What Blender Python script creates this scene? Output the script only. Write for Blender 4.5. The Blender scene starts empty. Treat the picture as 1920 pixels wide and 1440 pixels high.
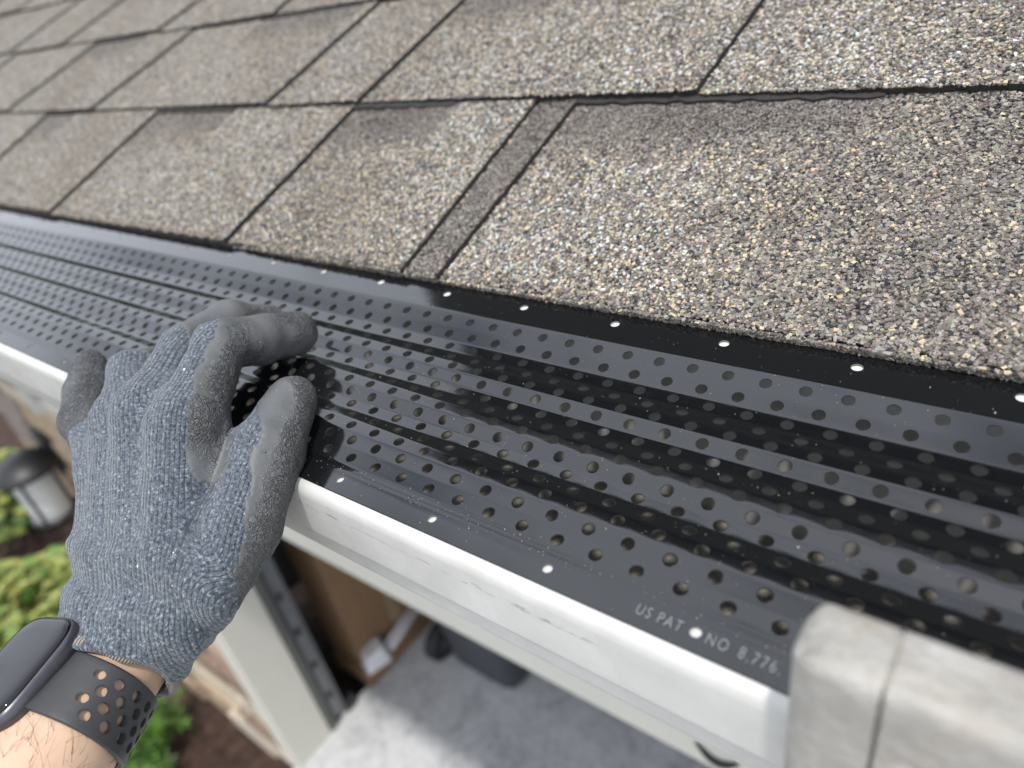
import bpy, math, random
import numpy as np
from mathutils import Vector, Matrix
random.seed(7); RNG = np.random.default_rng(7)
S = bpy.context.scene
MM = 0.001
R = math.radians

# ------------------------------------------------------------------ camera, sky, sun, exposure
cam = bpy.data.cameras.new('camera'); camo = bpy.data.objects.new('camera', cam)
S.collection.objects.link(camo); S.camera = camo
cam.sensor_width = 36; cam.lens = 24.96; cam.clip_start = 0.01; cam.clip_end = 500
camo.matrix_world = Matrix(((0.7971, -0.20674, 0.56735, 0.0), (0.5804, 0.52155, -0.62539, -0.119),
                            (-0.16661, 0.82779, 0.53572, 2.780), (0, 0, 0, 1)))
cam.dof.use_dof = True; cam.dof.focus_distance = 0.285; cam.dof.aperture_fstop = 6.5

SUN = Vector((0.22, -0.30, 1.0)).normalized()
W = bpy.data.worlds.new('World'); S.world = W; W.use_nodes = True
nt = W.node_tree; nt.nodes.clear()
out = nt.nodes.new('ShaderNodeOutputWorld'); bg = nt.nodes.new('ShaderNodeBackground')
sky = nt.nodes.new('ShaderNodeTexSky'); sky.sky_type = 'NISHITA'; sky.sun_disc = False
sky.sun_elevation = math.asin(SUN.z); sky.sun_rotation = math.atan2(SUN.x, SUN.y)
sky.dust_density = 2.5; sky.air_density = 1.0
tc = nt.nodes.new('ShaderNodeTexCoord'); ns = nt.nodes.new('ShaderNodeTexNoise')
ns.inputs['Scale'].default_value = 1.9; ns.inputs['Detail'].default_value = 5; ns.inputs['Roughness'].default_value = 0.55
mr = nt.nodes.new('ShaderNodeMapRange'); mr.inputs[1].default_value = 0.26; mr.inputs[2].default_value = 0.50; mr.inputs[4].default_value = 0.85
mx = nt.nodes.new('ShaderNodeMix'); mx.data_type = 'RGBA'
mx.inputs[7].default_value = (14.4, 15.2, 16.8, 1)
nt.links.new(tc.outputs['Generated'], ns.inputs['Vector']); nt.links.new(ns.outputs['Fac'], mr.inputs[0])
nt.links.new(mr.outputs[0], mx.inputs[0]); nt.links.new(sky.outputs[0], mx.inputs[6])
nt.links.new(mx.outputs[2], bg.inputs[0]); bg.inputs[1].default_value = 0.115
nt.links.new(bg.outputs[0], out.inputs[0])
sl = bpy.data.lights.new('sun', 'SUN'); sl.energy = 3.0; sl.angle = R(2.5); sl.color = (1.0, 0.965, 0.91)
so = bpy.data.objects.new('sun', sl); S.collection.objects.link(so)
so.rotation_euler = SUN.to_track_quat('Z', 'Y').to_euler(); so.location = (0, -3, 8)
S.view_settings.view_transform = 'Standard'; S.view_settings.look = 'None'
S.view_settings.exposure = -0.04; S.view_settings.gamma = 1.0; S.view_settings.use_curve_mapping = False

# ------------------------------------------------------------------ helpers
COL = S.collection
def mesh(name, V, F, mat=None, parent=None, smooth=False, attrs=None, nrm=None, uv=None, mats=None, midx=None, org=None):
    """V in world millimetres -> one mesh object"""
    V = np.asarray(V, float)
    if parent is not None: b = np.array(parent['_b'])
    elif org is not None: b = np.array(org, float)
    else: b = V.mean(0); b[2] = V[:, 2].min()
    m = bpy.data.meshes.new(name)
    if nrm is not None:
        nn_ = np.asarray(nrm); F = np.asarray(F)
        gn = np.cross(V[F[:, 2]] - V[F[:, 0]], V[F[:, 3]] - V[F[:, 1]]); bad = (gn * (nn_[F].sum(1))).sum(1) < 0
        F[bad] = F[bad][:, ::-1]
    if isinstance(F, np.ndarray):
        k = F.shape[1]; nf = len(F)
        m.vertices.add(len(V)); m.vertices.foreach_set('co', ((V - b) * MM).astype(np.float32).ravel())
        m.loops.add(nf * k); m.loops.foreach_set('vertex_index', F.astype(np.int32).ravel())
        m.polygons.add(nf); m.polygons.foreach_set('loop_start', np.arange(0, nf * k, k, dtype=np.int32))
        m.update(calc_edges=True)
    else:
        m.from_pydata([tuple(x) for x in (V - b) * MM], [], [tuple(f) for f in F]); m.update()
    if smooth: m.polygons.foreach_set('use_smooth', np.ones(len(m.polygons), bool))
    else: m.polygons.foreach_set('use_smooth', np.zeros(len(m.polygons), bool))
    if mats:
        for q in mats: m.materials.append(q)
        if midx is not None: m.polygons.foreach_set('material_index', np.asarray(midx, np.int32))
    elif mat: m.materials.append(mat)
    for k, v in (attrs or {}).items():
        v = np.asarray(v, np.float32)
        if v.ndim == 1:
            m.attributes.new(k, 'FLOAT', 'POINT').data.foreach_set('value', v)
        elif v.shape[1] == 3:
            m.attributes.new(k, 'FLOAT_VECTOR', 'POINT').data.foreach_set('vector', v.ravel())
        else:
            m.attributes.new(k, 'FLOAT_COLOR', 'POINT').data.foreach_set('color', v.ravel())
    if nrm is not None: m.normals_split_custom_set_from_vertices([tuple(x) for x in nrm])
    m.validate()
    o = bpy.data.objects.new(name, m); COL.objects.link(o)
    if parent is not None:
        o.parent = parent['o']
        if parent.get('local'): pass
    else: o.location = tuple(b * MM)
    return o
def tag(o, label=None, cat=None, group=None, kind=None):
    if label: o['label'] = label
    if cat: o['category'] = cat
    if group: o['group'] = group
    if kind: o['kind'] = kind
    return o
def thing(name, base, label=None, cat=None, group=None, kind=None):
    o = bpy.data.objects.new(name, None); COL.objects.link(o)
    o.location = tuple(np.array(base, float) * MM); o.empty_display_size = 0.02
    tag(o, label, cat, group, kind)
    return {'o': o, '_b': base}
def sub(o, base): return {'o': o, '_b': base}

def box(x0, x1, y0, y1, z0, z1, b=0.0):
    """chamfered box verts/faces"""
    xs, ys, zs = (x0, x1), (y0, y1), (z0, z1)
    if b <= 0:
        V = [(x, y, z) for x in xs for y in ys for z in zs]
        F = [(0, 1, 3, 2), (4, 6, 7, 5), (0, 4, 5, 1), (2, 3, 7, 6), (0, 2, 6, 4), (1, 5, 7, 3)]
        return V, F
    V = []; idx = {}
    for i in (0, 1):
        for j in (0, 1):
            for k in (0, 1):
                c = (xs[i], ys[j], zs[k]); s = (1 - 2 * i, 1 - 2 * j, 1 - 2 * k)
                for a in range(3):       # vertex lying on face normal to axis a
                    p = [c[q] + (0 if q == a else s[q] * b) for q in range(3)]
                    idx[(i, j, k, a)] = len(V); V.append(tuple(p))
    F = []
    for i in (0, 1): F.append([idx[(i, j, k, 0)] for j, k in ((0, 0), (0, 1), (1, 1), (1, 0))][::1 if i == 0 else -1])
    for j in (0, 1): F.append([idx[(i, j, k, 1)] for i, k in ((0, 0), (1, 0), (1, 1), (0, 1))][::1 if j == 0 else -1])
    for k in (0, 1): F.append([idx[(i, j, k, 2)] for i, j in ((0, 0), (0, 1), (1, 1), (1, 0))][::1 if k == 0 else -1])
    for j in (0, 1):
        for k in (0, 1): F.append([idx[(0, j, k, 1)], idx[(1, j, k, 1)], idx[(1, j, k, 2)], idx[(0, j, k, 2)]][::1 if j != k else -1])
    for i in (0, 1):
        for k in (0, 1): F.append([idx[(i, 0, k, 0)], idx[(i, 1, k, 0)], idx[(i, 1, k, 2)], idx[(i, 0, k, 2)]][::-1 if i != k else 1])
    for i in (0, 1):
        for j in (0, 1): F.append([idx[(i, j, 0, 0)], idx[(i, j, 1, 0)], idx[(i, j, 1, 1)], idx[(i, j, 0, 1)]][::1 if i != j else -1])
    for i in (0, 1):
        for j in (0, 1):
            for k in (0, 1):
                t = [idx[(i, j, k, 0)], idx[(i, j, k, 1)], idx[(i, j, k, 2)]]
                F.append(t if (i + j + k) % 2 == 1 else t[::-1])
    return V, F
def join(*parts):
    V = []; F = []
    for v, f in parts:
        n = len(V); V += [tuple(p) for p in v]; F += [tuple(i + n for i in q) for q in f]
    return V, F
def extrude_x(prof, xs, closed=False, cap=False):
    V = [(x, y, z) for x in xs for (y, z) in prof]; n = len(prof); F = []
    for i in range(len(xs) - 1):
        for j in range(n if closed else n - 1):
            a = i * n + j; b = i * n + (j + 1) % n
            F.append((a, a + n, b + n, b))
    if cap and closed: F.append(tuple(range(n))); F.append(tuple(range((len(xs) - 1) * n, len(xs) * n))[::-1])
    return V, F
def tube(P, r, k=12, cap=True):
    P = [Vector(p) for p in P]; rr = r if hasattr(r, '__len__') else [r] * len(P)
    V = []; F = []; up = None
    for i, p in enumerate(P):
        t = (P[min(i + 1, len(P) - 1)] - P[max(i - 1, 0)]).normalized()
        if up is None: up = t.orthogonal().normalized()
        up = (up - t * up.dot(t)).normalized(); s = t.cross(up)
        for j in range(k):
            a = 2 * math.pi * j / k; V.append(tuple(p + (up * math.cos(a) + s * math.sin(a)) * rr[i]))
    for i in range(len(P) - 1):
        for j in range(k):
            a = i * k + j; b = i * k + (j + 1) % k; F.append((a, b, b + k, a + k))
    if cap: F.append(tuple(range(k))[::-1]); F.append(tuple(range((len(P) - 1) * k, len(P) * k)))
    return V, F
def lathe(prof, c, k=32):
    V = []; F = []
    for (r, z) in prof:
        for j in range(k):
            a = 2 * math.pi * j / k; V.append((c[0] + r * math.cos(a), c[1] + r * math.sin(a), c[2] + z))
    for i in range(len(prof) - 1):
        for j in range(k):
            a = i * k + j; b = i * k + (j + 1) % k; F.append((a, b, b + k, a + k))
    F.append(tuple(range(k))[::-1]); F.append(tuple(range((len(prof) - 1) * k, len(prof) * k)))
    return V, F

# ------------------------------------------------------------------ materials
class N:
    """tiny node helper"""
    def __init__(s, name):
        s.m = bpy.data.materials.new(name); s.m.use_nodes = True; s.t = s.m.node_tree
        s.b = s.t.nodes['Principled BSDF']; s.tc = s.t.nodes.new('ShaderNodeTexCoord')
    def n(s, ty, **k):
        o = s.t.nodes.new(ty)
        for a, v in k.items():
            if a.startswith('i_'): o.inputs[a[2:].replace('_', ' ')].default_value = v
            else: setattr(o, a, v)
        return o
    def l(s, a, b): s.t.links.new(a, b)
    def noise(s, scale, detail=4, rough=0.6, vec=None, dist=0.0, mapping=None):
        o = s.n('ShaderNodeTexNoise'); o.inputs['Scale'].default_value = scale; o.inputs['Detail'].default_value = detail
        o.inputs['Roughness'].default_value = rough; o.inputs['Distortion'].default_value = dist
        v = vec or s.tc.outputs['Object']
        if mapping:
            mp = s.n('ShaderNodeMapping'); mp.inputs['Scale'].default_value = mapping; s.l(v, mp.inputs[0]); v = mp.outputs[0]
        s.l(v, o.inputs['Vector']); return o.outputs['Fac']
    def ramp(s, f, stops, interp='LINEAR'):
        o = s.n('ShaderNodeValToRGB'); o.color_ramp.interpolation = interp; e = o.color_ramp.elements
        while len(e) < len(stops): e.new(0.5)
        for q, (p, c) in zip(e, stops): q.position = p; q.color = tuple(c) + (1,) if len(c) == 3 else c
        s.l(f, o.inputs[0]); return o.outputs['Color']
    def rng(s, f, a, b, c=0.0, d=1.0, smooth=False):
        o = s.n('ShaderNodeMapRange'); 
        if smooth: o.interpolation_type = 'SMOOTHSTEP'
        for i, v in enumerate((a, b, c, d)): o.inputs[i + 1].default_value = v
        s.l(f, o.inputs[0]); return o.outputs[0]
    def mix(s, f, a, b, mode='MIX'):
        o = s.n('ShaderNodeMix', data_type='RGBA', blend_type=mode)
        for i, v in ((0, f), (6, a), (7, b)):
            if hasattr(v, 'node'): s.l(v, o.inputs[i])
            else: o.inputs[i].default_value = (v if i == 0 else tuple(v) + (1,) if len(v) == 3 else v)
        return o.outputs[2]
    def math(s, op, a, b=0.0, c=0.0):
        o = s.n('ShaderNodeMath', operation=op)
        for i, v in enumerate((a, b, c)):
            if hasattr(v, 'node'): s.l(v, o.inputs[i])
            else: o.inputs[i].default_value = v
        return o.outputs[0]
    def col(s, c):
        if hasattr(c, 'node'): s.l(c, s.b.inputs['Base Color'])
        else: s.b.inputs['Base Color'].default_value = tuple(c) + (1,)
    def set(s, **k):
        for a, v in k.items():
            i = s.b.inputs[a.replace('_', ' ')]
            if hasattr(v, 'node'): s.l(v, i)
            else: i.default_value = v
    def bump(s, h, dist, strength=1.0, prev=None):
        o = s.n('ShaderNodeBump'); o.inputs['Strength'].default_value = strength; o.inputs['Distance'].default_value = dist
        s.l(h, o.inputs['Height'])
        if prev is not None: s.l(prev.outputs[0], o.inputs['Normal'])
        s.l(o.outputs[0], s.b.inputs['Normal']); return o
    def attr(s, name):
        o = s.n('ShaderNodeAttribute', attribute_name=name); return o
def simple(name, c, rough=0.5, metal=0.0, var=0.12, scale=60, bump=0.0, bscale=300):
    n = N(name); f = n.noise(scale, 5)
    n.col(n.mix(f, tuple(x * (1 - var) for x in c), tuple(min(1, x * (1 + var)) for x in c)))
    n.set(Roughness=n.rng(n.noise(scale * 1.7, 3), 0.3, 0.7, rough * 0.85, min(1, rough * 1.15)), Metallic=metal)
    if bump: n.bump(n.noise(bscale, 4), bump)
    return n.m

# black gloss painted aluminium of the guard
g = N('black_gloss_paint')
g.col(g.mix(g.rng(g.noise(1700, 2, 0.5), 0.76, 0.79), (0.0055, 0.0058, 0.0066), (0.25, 0.25, 0.24)))
g.set(Roughness=g.rng(g.noise(140, 5, 0.6), 0.35, 0.75, 0.055, 0.10), IOR=1.6, Specular_IOR_Level=0.68)
b1 = g.bump(g.noise(28, 2, 0.5, mapping=(0.4, 1, 1)), 0.0004, 0.22)
g.bump(g.noise(1500, 2), 0.00002, 0.3, b1)
M_GUARD = g.m
M_RAW = simple('raw_cut_aluminium', (0.22, 0.22, 0.21), 0.38, 0.9, scale=400)
g = N('stamped_lettering_metal'); g.col((0.30, 0.305, 0.31)); g.set(Roughness=0.3, Specular_IOR_Level=0.8, Metallic=0.2); M_LET = g.m

# white painted aluminium gutter
g = N('white_gutter_paint')
pos = g.n('ShaderNodeSeparateXYZ'); g.l(g.tc.outputs['Object'], pos.inputs[0])
scuf = g.noise(95, 4, 0.7, mapping=(1.3, 5, 9)); zone = g.math('MULTIPLY', g.rng(pos.outputs[2], 0.0755, 0.0762, 0, 1), g.rng(pos.outputs[2], 0.0775, 0.0785, 1, 0))
zone2 = g.math('MULTIPLY', zone, g.rng(g.noise(9, 2, mapping=(1, .1, .1)), 0.45, 0.62))
scm = g.math('MULTIPLY', g.rng(scuf, 0.54, 0.57), zone2)
dirt = g.rng(g.noise(45, 6, 0.65), 0.35, 0.75)
c0 = g.mix(dirt, (0.51, 0.505, 0.475), (0.61, 0.605, 0.575))
c0 = g.mix(g.rng(g.noise(420, 2, 0.5), 0.74, 0.78), c0, (0.45, 0.44, 0.42))
g.col(g.mix(scm, c0, (0.24, 0.23, 0.225)))
g.set(Roughness=g.rng(g.noise(120, 4), 0.3, 0.7, 0.28, 0.42)); g.bump(g.noise(60, 3), 0.0003, 0.25)
M_WHITE = g.m
M_WHITE2 = simple('white_trim_paint', (0.70, 0.70, 0.66), 0.45, scale=20)
M_CREAM = simple('cream_jamb_paint', (0.62, 0.60, 0.53), 0.5, scale=9, var=0.06)
M_DEBRIS = simple('gutter_silt', (0.20, 0.19, 0.17), 0.9, scale=150, var=0.5, bump=0.002)

# shingles: granules in the material, 'tone' shifts the blend
PAL = [(0.022, 0.024, 0.028), (0.108, 0.094, 0.084), (0.158, 0.139, 0.121), (0.208, 0.187, 0.161), (0.295, 0.272, 0.235), (0.48, 0.395, 0.265), (0.52, 0.53, 0.50)]
POSN = [0.0, 0.08, 0.25, 0.42, 0.59, 0.76, 0.87]
g = N('shingle_granules')
vo = g.n('ShaderNodeTexVoronoi'); vo.inputs['Scale'].default_value = 640; g.l(g.tc.outputs['Object'], vo.inputs['Vector'])
sep = g.n('ShaderNodeSeparateColor'); g.l(vo.outputs['Color'], sep.inputs[0])
at_ = g.attr('tone')
sc_ = g.rng(at_.outputs['Fac'], 0, 1, 1.0, 0.66)
g.b.inputs['Specular IOR Level'].default_value = .3
rv = g.math('MULTIPLY', sep.outputs[0], sc_)
cc = g.ramp(rv, list(zip(POSN, PAL)), 'CONSTANT')
big = g.noise(14, 4, 0.6)
cc = g.mix(g.rng(big, 0.45, 0.75, 0.0, 0.25), cc, g.mix(1.0, cc, (0.78, 0.72, 0.66), 'MULTIPLY'))
cc = g.mix(g.rng(vo.outputs['Distance'], 0.45, 0.75), cc, g.mix(1.0, cc, (0.25, 0.23, 0.22), 'MULTIPLY'))
g.col(cc); g.set(Roughness=0.85, Specular_IOR_Level=0.3)
g.bump(g.math('SUBTRACT', 1.0, vo.outputs['Distance']), 0.0009, 0.8)
M_SHINGLE = g.m
g = N('loose_granules'); a_ = g.attr('gcol'); g.col(a_.outputs['Color']); g.set(Roughness=0.7, Specular_IOR_Level=0.35); M_GRAN = g.m
M_ASPH = simple('asphalt_edge', (0.035, 0.03, 0.028), 0.95, scale=500, var=0.5, bump=0.0008, bscale=900)

# ------------------------------------------------------------------ ground, floor, house shell
g = N('mulch'); v2 = g.noise(18, 8, 0.75)
g.col(g.ramp(v2, [(0.3, (0.012, 0.007, 0.005)), (0.5, (0.06, 0.032, 0.022)), (0.7, (0.14, 0.085, 0.06))])); g.set(Roughness=0.95)
g.bump(g.noise(30, 6, 0.7), 0.03); M_MULCH = g.m
g = N('garage_concrete'); sp = g.noise(38, 6, 0.85); lg = g.noise(7, 6, 0.7)
cc = g.mix(g.rng(sp, 0.38, 0.62), (0.25, 0.255, 0.26), (0.58, 0.585, 0.59)); cc = g.mix(g.rng(lg, 0.4, 0.62, 0, 0.6), cc, (0.62, 0.625, 0.625))
g.col(cc); g.set(Roughness=0.55); M_CONC = g.m
g = N('lawn_ground'); g.col(g.mix(g.noise(3, 6), (0.04, 0.05, 0.025), (0.075, 0.085, 0.045))); g.set(Roughness=1.0); M_LAWN = g.m

Gs = 60000
V = [(-Gs, -Gs, -190), (Gs, -Gs, -190), (Gs, Gs, -190), (-Gs, Gs, -190)]
tag(mesh('ground', V, [(0, 1, 2, 3)], M_LAWN, org=(0, 0, -190)), kind='structure')
nx, ny = 60, 40
xs = np.linspace(-9000, -2090, nx); ys = np.linspace(-2600, 2600, ny)
V = [(x, y, -150 + 14 * math.sin(x * .013) * math.cos(y * .017) + random.uniform(-9, 9)) for x in xs for y in ys]
F = [(i * ny + j, (i + 1) * ny + j, (i + 1) * ny + j + 1, i * ny + j + 1) for i in range(nx - 1) for j in range(ny - 1)]
tag(mesh('mulch_bed', V, F, M_MULCH, smooth=True, org=(-5500, 0, -160)), kind='structure')
v, f = box(-2088, 3200, -9000, 6500, -170, 0)
tag(mesh('garage_floor', v, f, M_CONC, org=(0, 0, -170)), kind='structure')

M_IN = simple('garage_drywall', (0.20, 0.19, 0.18), 0.9, scale=6)
hs = thing('house_wall', (-300, 390, 0), 'beige front wall and garage shell under the eave, behind the gutter', 'wall')
mesh('header', *box(-2560, 3200, 472, 560, 1760, 2496), M_CREAM, hs)
mesh('side_wall', *box(-2980, -2900, 560, 6500, 0, 2480), M_IN, hs)
mesh('side_wall', *box(3200, 3300, 390, 6500, 0, 2480), M_IN, hs)
mesh('back_wall', *box(-2980, 3300, 6500, 6600, 0, 2480), M_IN, hs)
mesh('return_wall', *box(-2898, -2120, 470, 600, 0, 2480), M_IN, hs)
mesh('ceiling', *box(-2980, 3300, 565, 6600, 2482, 2494), M_IN, hs)

ev = thing('eave', (-300, 130, 2496), 'white eave boards behind and below the gutter', 'eave')
mesh('soffit_panel', *box(-4200, 3400, 146, 420, 2498, 2506), M_WHITE2, ev)
mesh('fascia_board', *box(-4200, 3400, 126, 145, 2480, 2615), M_WHITE2, ev)
v, f = extrude_x([(110.5, 2612), (111, 2621.6), (129, 2623.0), (150, 2622.6)], (-4200, 3400))
de = mesh('drip_edge', v, f, M_WHITE2); tag(de, 'thin white metal drip edge tucked between the shingles and the black guard', 'drip edge')

jb = thing('garage_door_frame', (-2070, 480, 0), 'cream painted garage door jamb beside the stone pier', 'door frame')
mesh('trim_board', *box(-2088, -2060, 386, 566, 1, 1753, 3), M_CREAM, jb)
mesh('outer_casing', *box(-2118, -2090, 376, 392, 1, 1753, 2), M_CREAM, jb)
M_WS = simple('grey_weatherstrip', (0.11, 0.115, 0.105), 0.7, scale=30)
mesh('weatherstrip', *box(-2086, -2064, 568, 604, 1, 1753, 2), M_WS, jb)
M_GALV = simple('galvanised_steel', (0.26, 0.27, 0.28), 0.4, 0.8, scale=40, var=0.25)
tr = thing('garage_door_track', (-2080, 640, 0), 'galvanised vertical door track just inside the cream jamb', 'door track')
mesh('channel', *join(box(-2090, -2084, 612, 668, 20, 2100), box(-2084, -2058, 612, 615, 20, 2100), box(-2084, -2058, 665, 668, 20, 2100)), M_GALV, tr)
M_DK = simple('dark_rubber', (0.02, 0.02, 0.021), 0.6, scale=40)
for k in range(9):
    mesh('dark_slot', *box(-2084, -2078, 628, 650, 150 + k * 210, 185 + k * 210, 2), M_DK, tr)  # dark blocks put in place of the track's open slots
mesh('bracket', *box(-2150, -2066, 672, 730, 1, 60, 3), M_DK, tr)

M_SID = simple('dark_olive_siding', (0.035, 0.037, 0.032), 0.7, scale=5, var=0.2)  # unseen wall, inferred from and sized to the dark bands the guard reflects
us = thing('unseen_upper_storey', (500, 2600, 3650), 'unseen dark sided upper storey wall behind the shingle roof, placed for the dark reflections in the guard', 'wall')
mesh('wall_core', *box(-3350, 4500, 2620, 2700, 3400, 6000), M_SID, us)
for i in range(12): mesh('siding_board', *box(-3350, 4500, 2600 - 0, 2619, 3640 + i * 180, 3640 + i * 180 + 176, 3), M_SID, us)
mesh('eave_board', *box(-3500, 4500, 2350, 2700, 5850, 5990), M_SID, us)

# ---- stone pier
M_MORT = simple('mortar', (0.42, 0.38, 0.32), 0.95, scale=60, bump=0.004)
STN = [simple('tan_stone', (0.40, 0.30, 0.20), 0.9, scale=14, var=0.35, bump=0.006, bscale=40),
       simple('cream_stone', (0.52, 0.45, 0.35), 0.9, scale=12, var=0.3, bump=0.006, bscale=40),
       simple('brown_stone', (0.22, 0.15, 0.11), 0.9, scale=16, var=0.4, bump=0.006, bscale=40),
       simple('grey_brown_stone', (0.30, 0.25, 0.22), 0.9, scale=15, var=0.35, bump=0.006, bscale=40)]
pr = thing('stone_pier', (-2570, 420, -160), 'tan and brown stacked stone pier left of the cream garage jamb', 'stone wall')
mesh('mortar_core', *box(-3050, -2120, 405, 560, -160, 2496), M_MORT, pr)
z = -158
while z < 2480:
    h = random.choice((70, 90, 115, 140)); h = min(h, 2494 - z)
    if h < 30: break
    x = -3064
    while x < -2130:
        w = random.uniform(150, 420); x1 = min(x + w, -2121)
        if -2121 - x1 < 90: x1 = -2121
        yj = 388 + random.uniform(-12, 12)
        vv, ff = box(x + 4, x1 - 4, yj, 470, z + 4, z + h - 4, 10)
        vv = [(a + random.uniform(-5, 5), b + (random.uniform(-7, 7) if b < 440 else 0), c + random.uniform(-4, 4)) for a, b, c in vv]
        mesh('stone', vv, ff, random.choices(STN, (3, 3, 2.4, 2))[0], pr)
        x = x1
    z += h

# ------------------------------------------------------------------ gutter
prof = [(122, 2611), (122, 2517.5), (24, 2517), (21, 2519), (13, 2530), (3, 2545), (-3.5, 2557), (-6.3, 2564), (-6.9, 2570), (-7.2, 2573.5), (-8.6, 2574.6), (-9.5, 2575.6),
        (-9.7, 2578), (-10, 2590), (-10.05, 2598.6), (-10.0, 2599.6), (-9.5, 2601.7), (-8.4, 2603.3), (-6.6, 2604.4), (-4, 2604.75), (9, 2605.1), (11, 2603.6), (11, 2599)]
v, f = extrude_x(prof, list(np.arange(-4200, 3401, 400)))
gt = mesh('gutter', v, f, M_WHITE, smooth=True, org=(-300, 60, 2517)); tag(gt, 'white painted aluminium rain gutter running along the eave under the black guard', 'gutter')
md = gt.modifiers.new('s', 'SOLIDIFY'); md.thickness = 0.0007; md.offset = -1
es = gt.modifiers.new('e', 'EDGE_SPLIT'); es.split_angle = R(38)
v, f = extrude_x([(15, 2523), (30, 2524), (60, 2527), (90, 2523), (119, 2530)], list(np.arange(-4200, 3401, 60)))
v = [(a, b, c + random.uniform(-2, 2)) for a, b, c in v]
sd = mesh('silt', v, f, M_DEBRIS, smooth=True); tag(sd, kind='stuff'); tag(sd, 'brown silt lying in the bottom of the gutter', 'silt')
# dark slot clip low on the gutter front
P = [(-252 + 60 * t, 384, 1802 - 22 * math.sin(math.pi * t)) for t in np.linspace(0, 1, 16)]
cl = mesh('hook', *tube(P, [1 + 5.5 * math.sin(math.pi * t) ** 0.7 for t in np.linspace(0.02, 0.98, 16)], 10), M_DK, smooth=True)
tag(cl, 'small black curved hook on the cream garage header below the gutter', 'hook')

# downspout elbow
def sbox(c0, c1, hx, hy):
    V = []
    for c in (c0, c1):
        for sx, sy in ((-1, -1), (1, -1), (1, 1), (-1, 1)): V.append((c[0] + sx * hx, c[1] + sy * hy, c[2]))
    F = [(0, 1, 5, 4), (1, 2, 6, 5), (2, 3, 7, 6), (3, 0, 4, 7), (3, 2, 1, 0), (4, 5, 6, 7)]
    return V, F
hd_ = thing('garage_header', (-1000, 388, 1757), 'cream painted garage header trim under the eave with a slanted white left end', 'header')
def slab_y(pts, y0, y1):
    n = len(pts); V = [(x, y0, z) for x, z in pts] + [(x, y1, z) for x, z in pts]
    return V, [tuple(range(n))] + [tuple(range(n, 2 * n))[::-1]] + [(k, n + k, n + (k + 1) % n, (k + 1) % n) for k in range(n)]
mesh('trim_face', *slab_y([(-2412, 1754), (3190, 1754), (3190, 2490), (-2412 - 250, 2490)], 386, 470), M_CREAM, hd_)
mesh('end_board', *slab_y([(-2470, 1742), (-2414, 1757), (-2414 - 250, 2490), (-2770, 2490)], 366, 460), M_WHITE, hd_)

# ------------------------------------------------------------------ gutter guard
rowy = [102.81, 95.16, 88.56, 80.29, 74.23, 67.89, 61.86, 55.51, 49.07, 43.05, 37.14, 30.79, 24.21, 17.65, 10.09][::-1]
rowz = [2620.79, 2618.28, 2616.07, 2616.43, 2616.56, 2615.0, 2613.52, 2613.87, 2614.2, 2612.42, 2610.75, 2611.18, 2611.59, 2610.51, 2608.98][::-1]
rowx = [11.99, 4.63, 10.76, 3.27, 9.83, 2.26, 8.98, 1.41, 8.32, 0.49, 7.06, 14.08, 6.52, 13.76, 5.99][::-1]
slope = [17, 17, 5, -9, 4, 22, 4, -9, 4, 23, 5, -9, 5, 20, 11][::-1]
ny_ = [6.0] + [(rowy[i] + rowy[i + 1]) / 2 for i in range(14)] + [108.8]
A = []; B = []
for i in range(15):
    r = np.zeros(16); r[i] = r[i + 1] = .5; A.append(r * 2); B.append(rowz[i] * 2)
    r = np.zeros(16); r[i] = -1; r[i + 1] = 1; A.append(r); B.append(math.tan(R(slope[i])) * (ny_[i + 1] - ny_[i]))
nz_ = np.linalg.lstsq(np.array(A), np.array(B), rcond=None)[0]
PY = [-6.0, 3.4, 5.0] + ny_ + [150.0]
PZ = [2605.3, 2606.1, 2606.7] + list(nz_) + [nz_[-1] + 0.075 * (150 - 108.8)]
PY = np.array(PY); PZ = np.array(PZ)
seg = np.hypot(np.diff(PY), np.diff(PZ)); ARC = np.concatenate([[0], np.cumsum(seg)])
FIL = 0.75
def gprof(v):
    """arc position -> y, z, ny, nz with filleted bends"""
    v = np.asarray(v, float)
    i = np.clip(np.searchsorted(ARC, v, side='right') - 1, 0, len(seg) - 1)
    ty = np.diff(PY) / seg; tz = np.diff(PZ) / seg
    y = PY[i] + ty[i] * (v - ARC[i]); z = PZ[i] + tz[i] * (v - ARC[i])
    a = tz[i] * 0 + np.arctan2(tz[i], ty[i])
    for j in range(1, len(PY) - 1):
        w = min(FIL, seg[j - 1] * 0.45, seg[j] * 0.45)
        m = np.abs(v - ARC[j]) < w
        if m.any():
            t = (v[m] - ARC[j] + w) / (2 * w)
            p0 = np.array([PY[j] - ty[j - 1] * w, PZ[j] - tz[j - 1] * w]); p1 = np.array([PY[j], PZ[j]]); p2 = np.array([PY[j] + ty[j] * w, PZ[j] + tz[j] * w])
            q = ((1 - t) ** 2)[:, None] * p0 + (2 * t * (1 - t))[:, None] * p1 + (t ** 2)[:, None] * p2
            y[m] = q[:, 0]; z[m] = q[:, 1]
            a0 = math.atan2(tz[j - 1], ty[j - 1]); a1 = math.atan2(tz[j], ty[j]); a[m] = a0 + (a1 - a0) * t
    return y, z, -np.sin(a), np.cos(a)
GX0, GX1 = -1750.0, 420.0
TH = 0.55
def sag(x, y):   # slight waviness of the sheet
    return 0.13 * np.sin(x / 61.0 + y / 40.0) + 0.06 * np.sin(x / 23.0 + 1.3) * np.cos(y / 31.0)
GV = []; GF = []; GN = []; GM = []
base = 0
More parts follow.
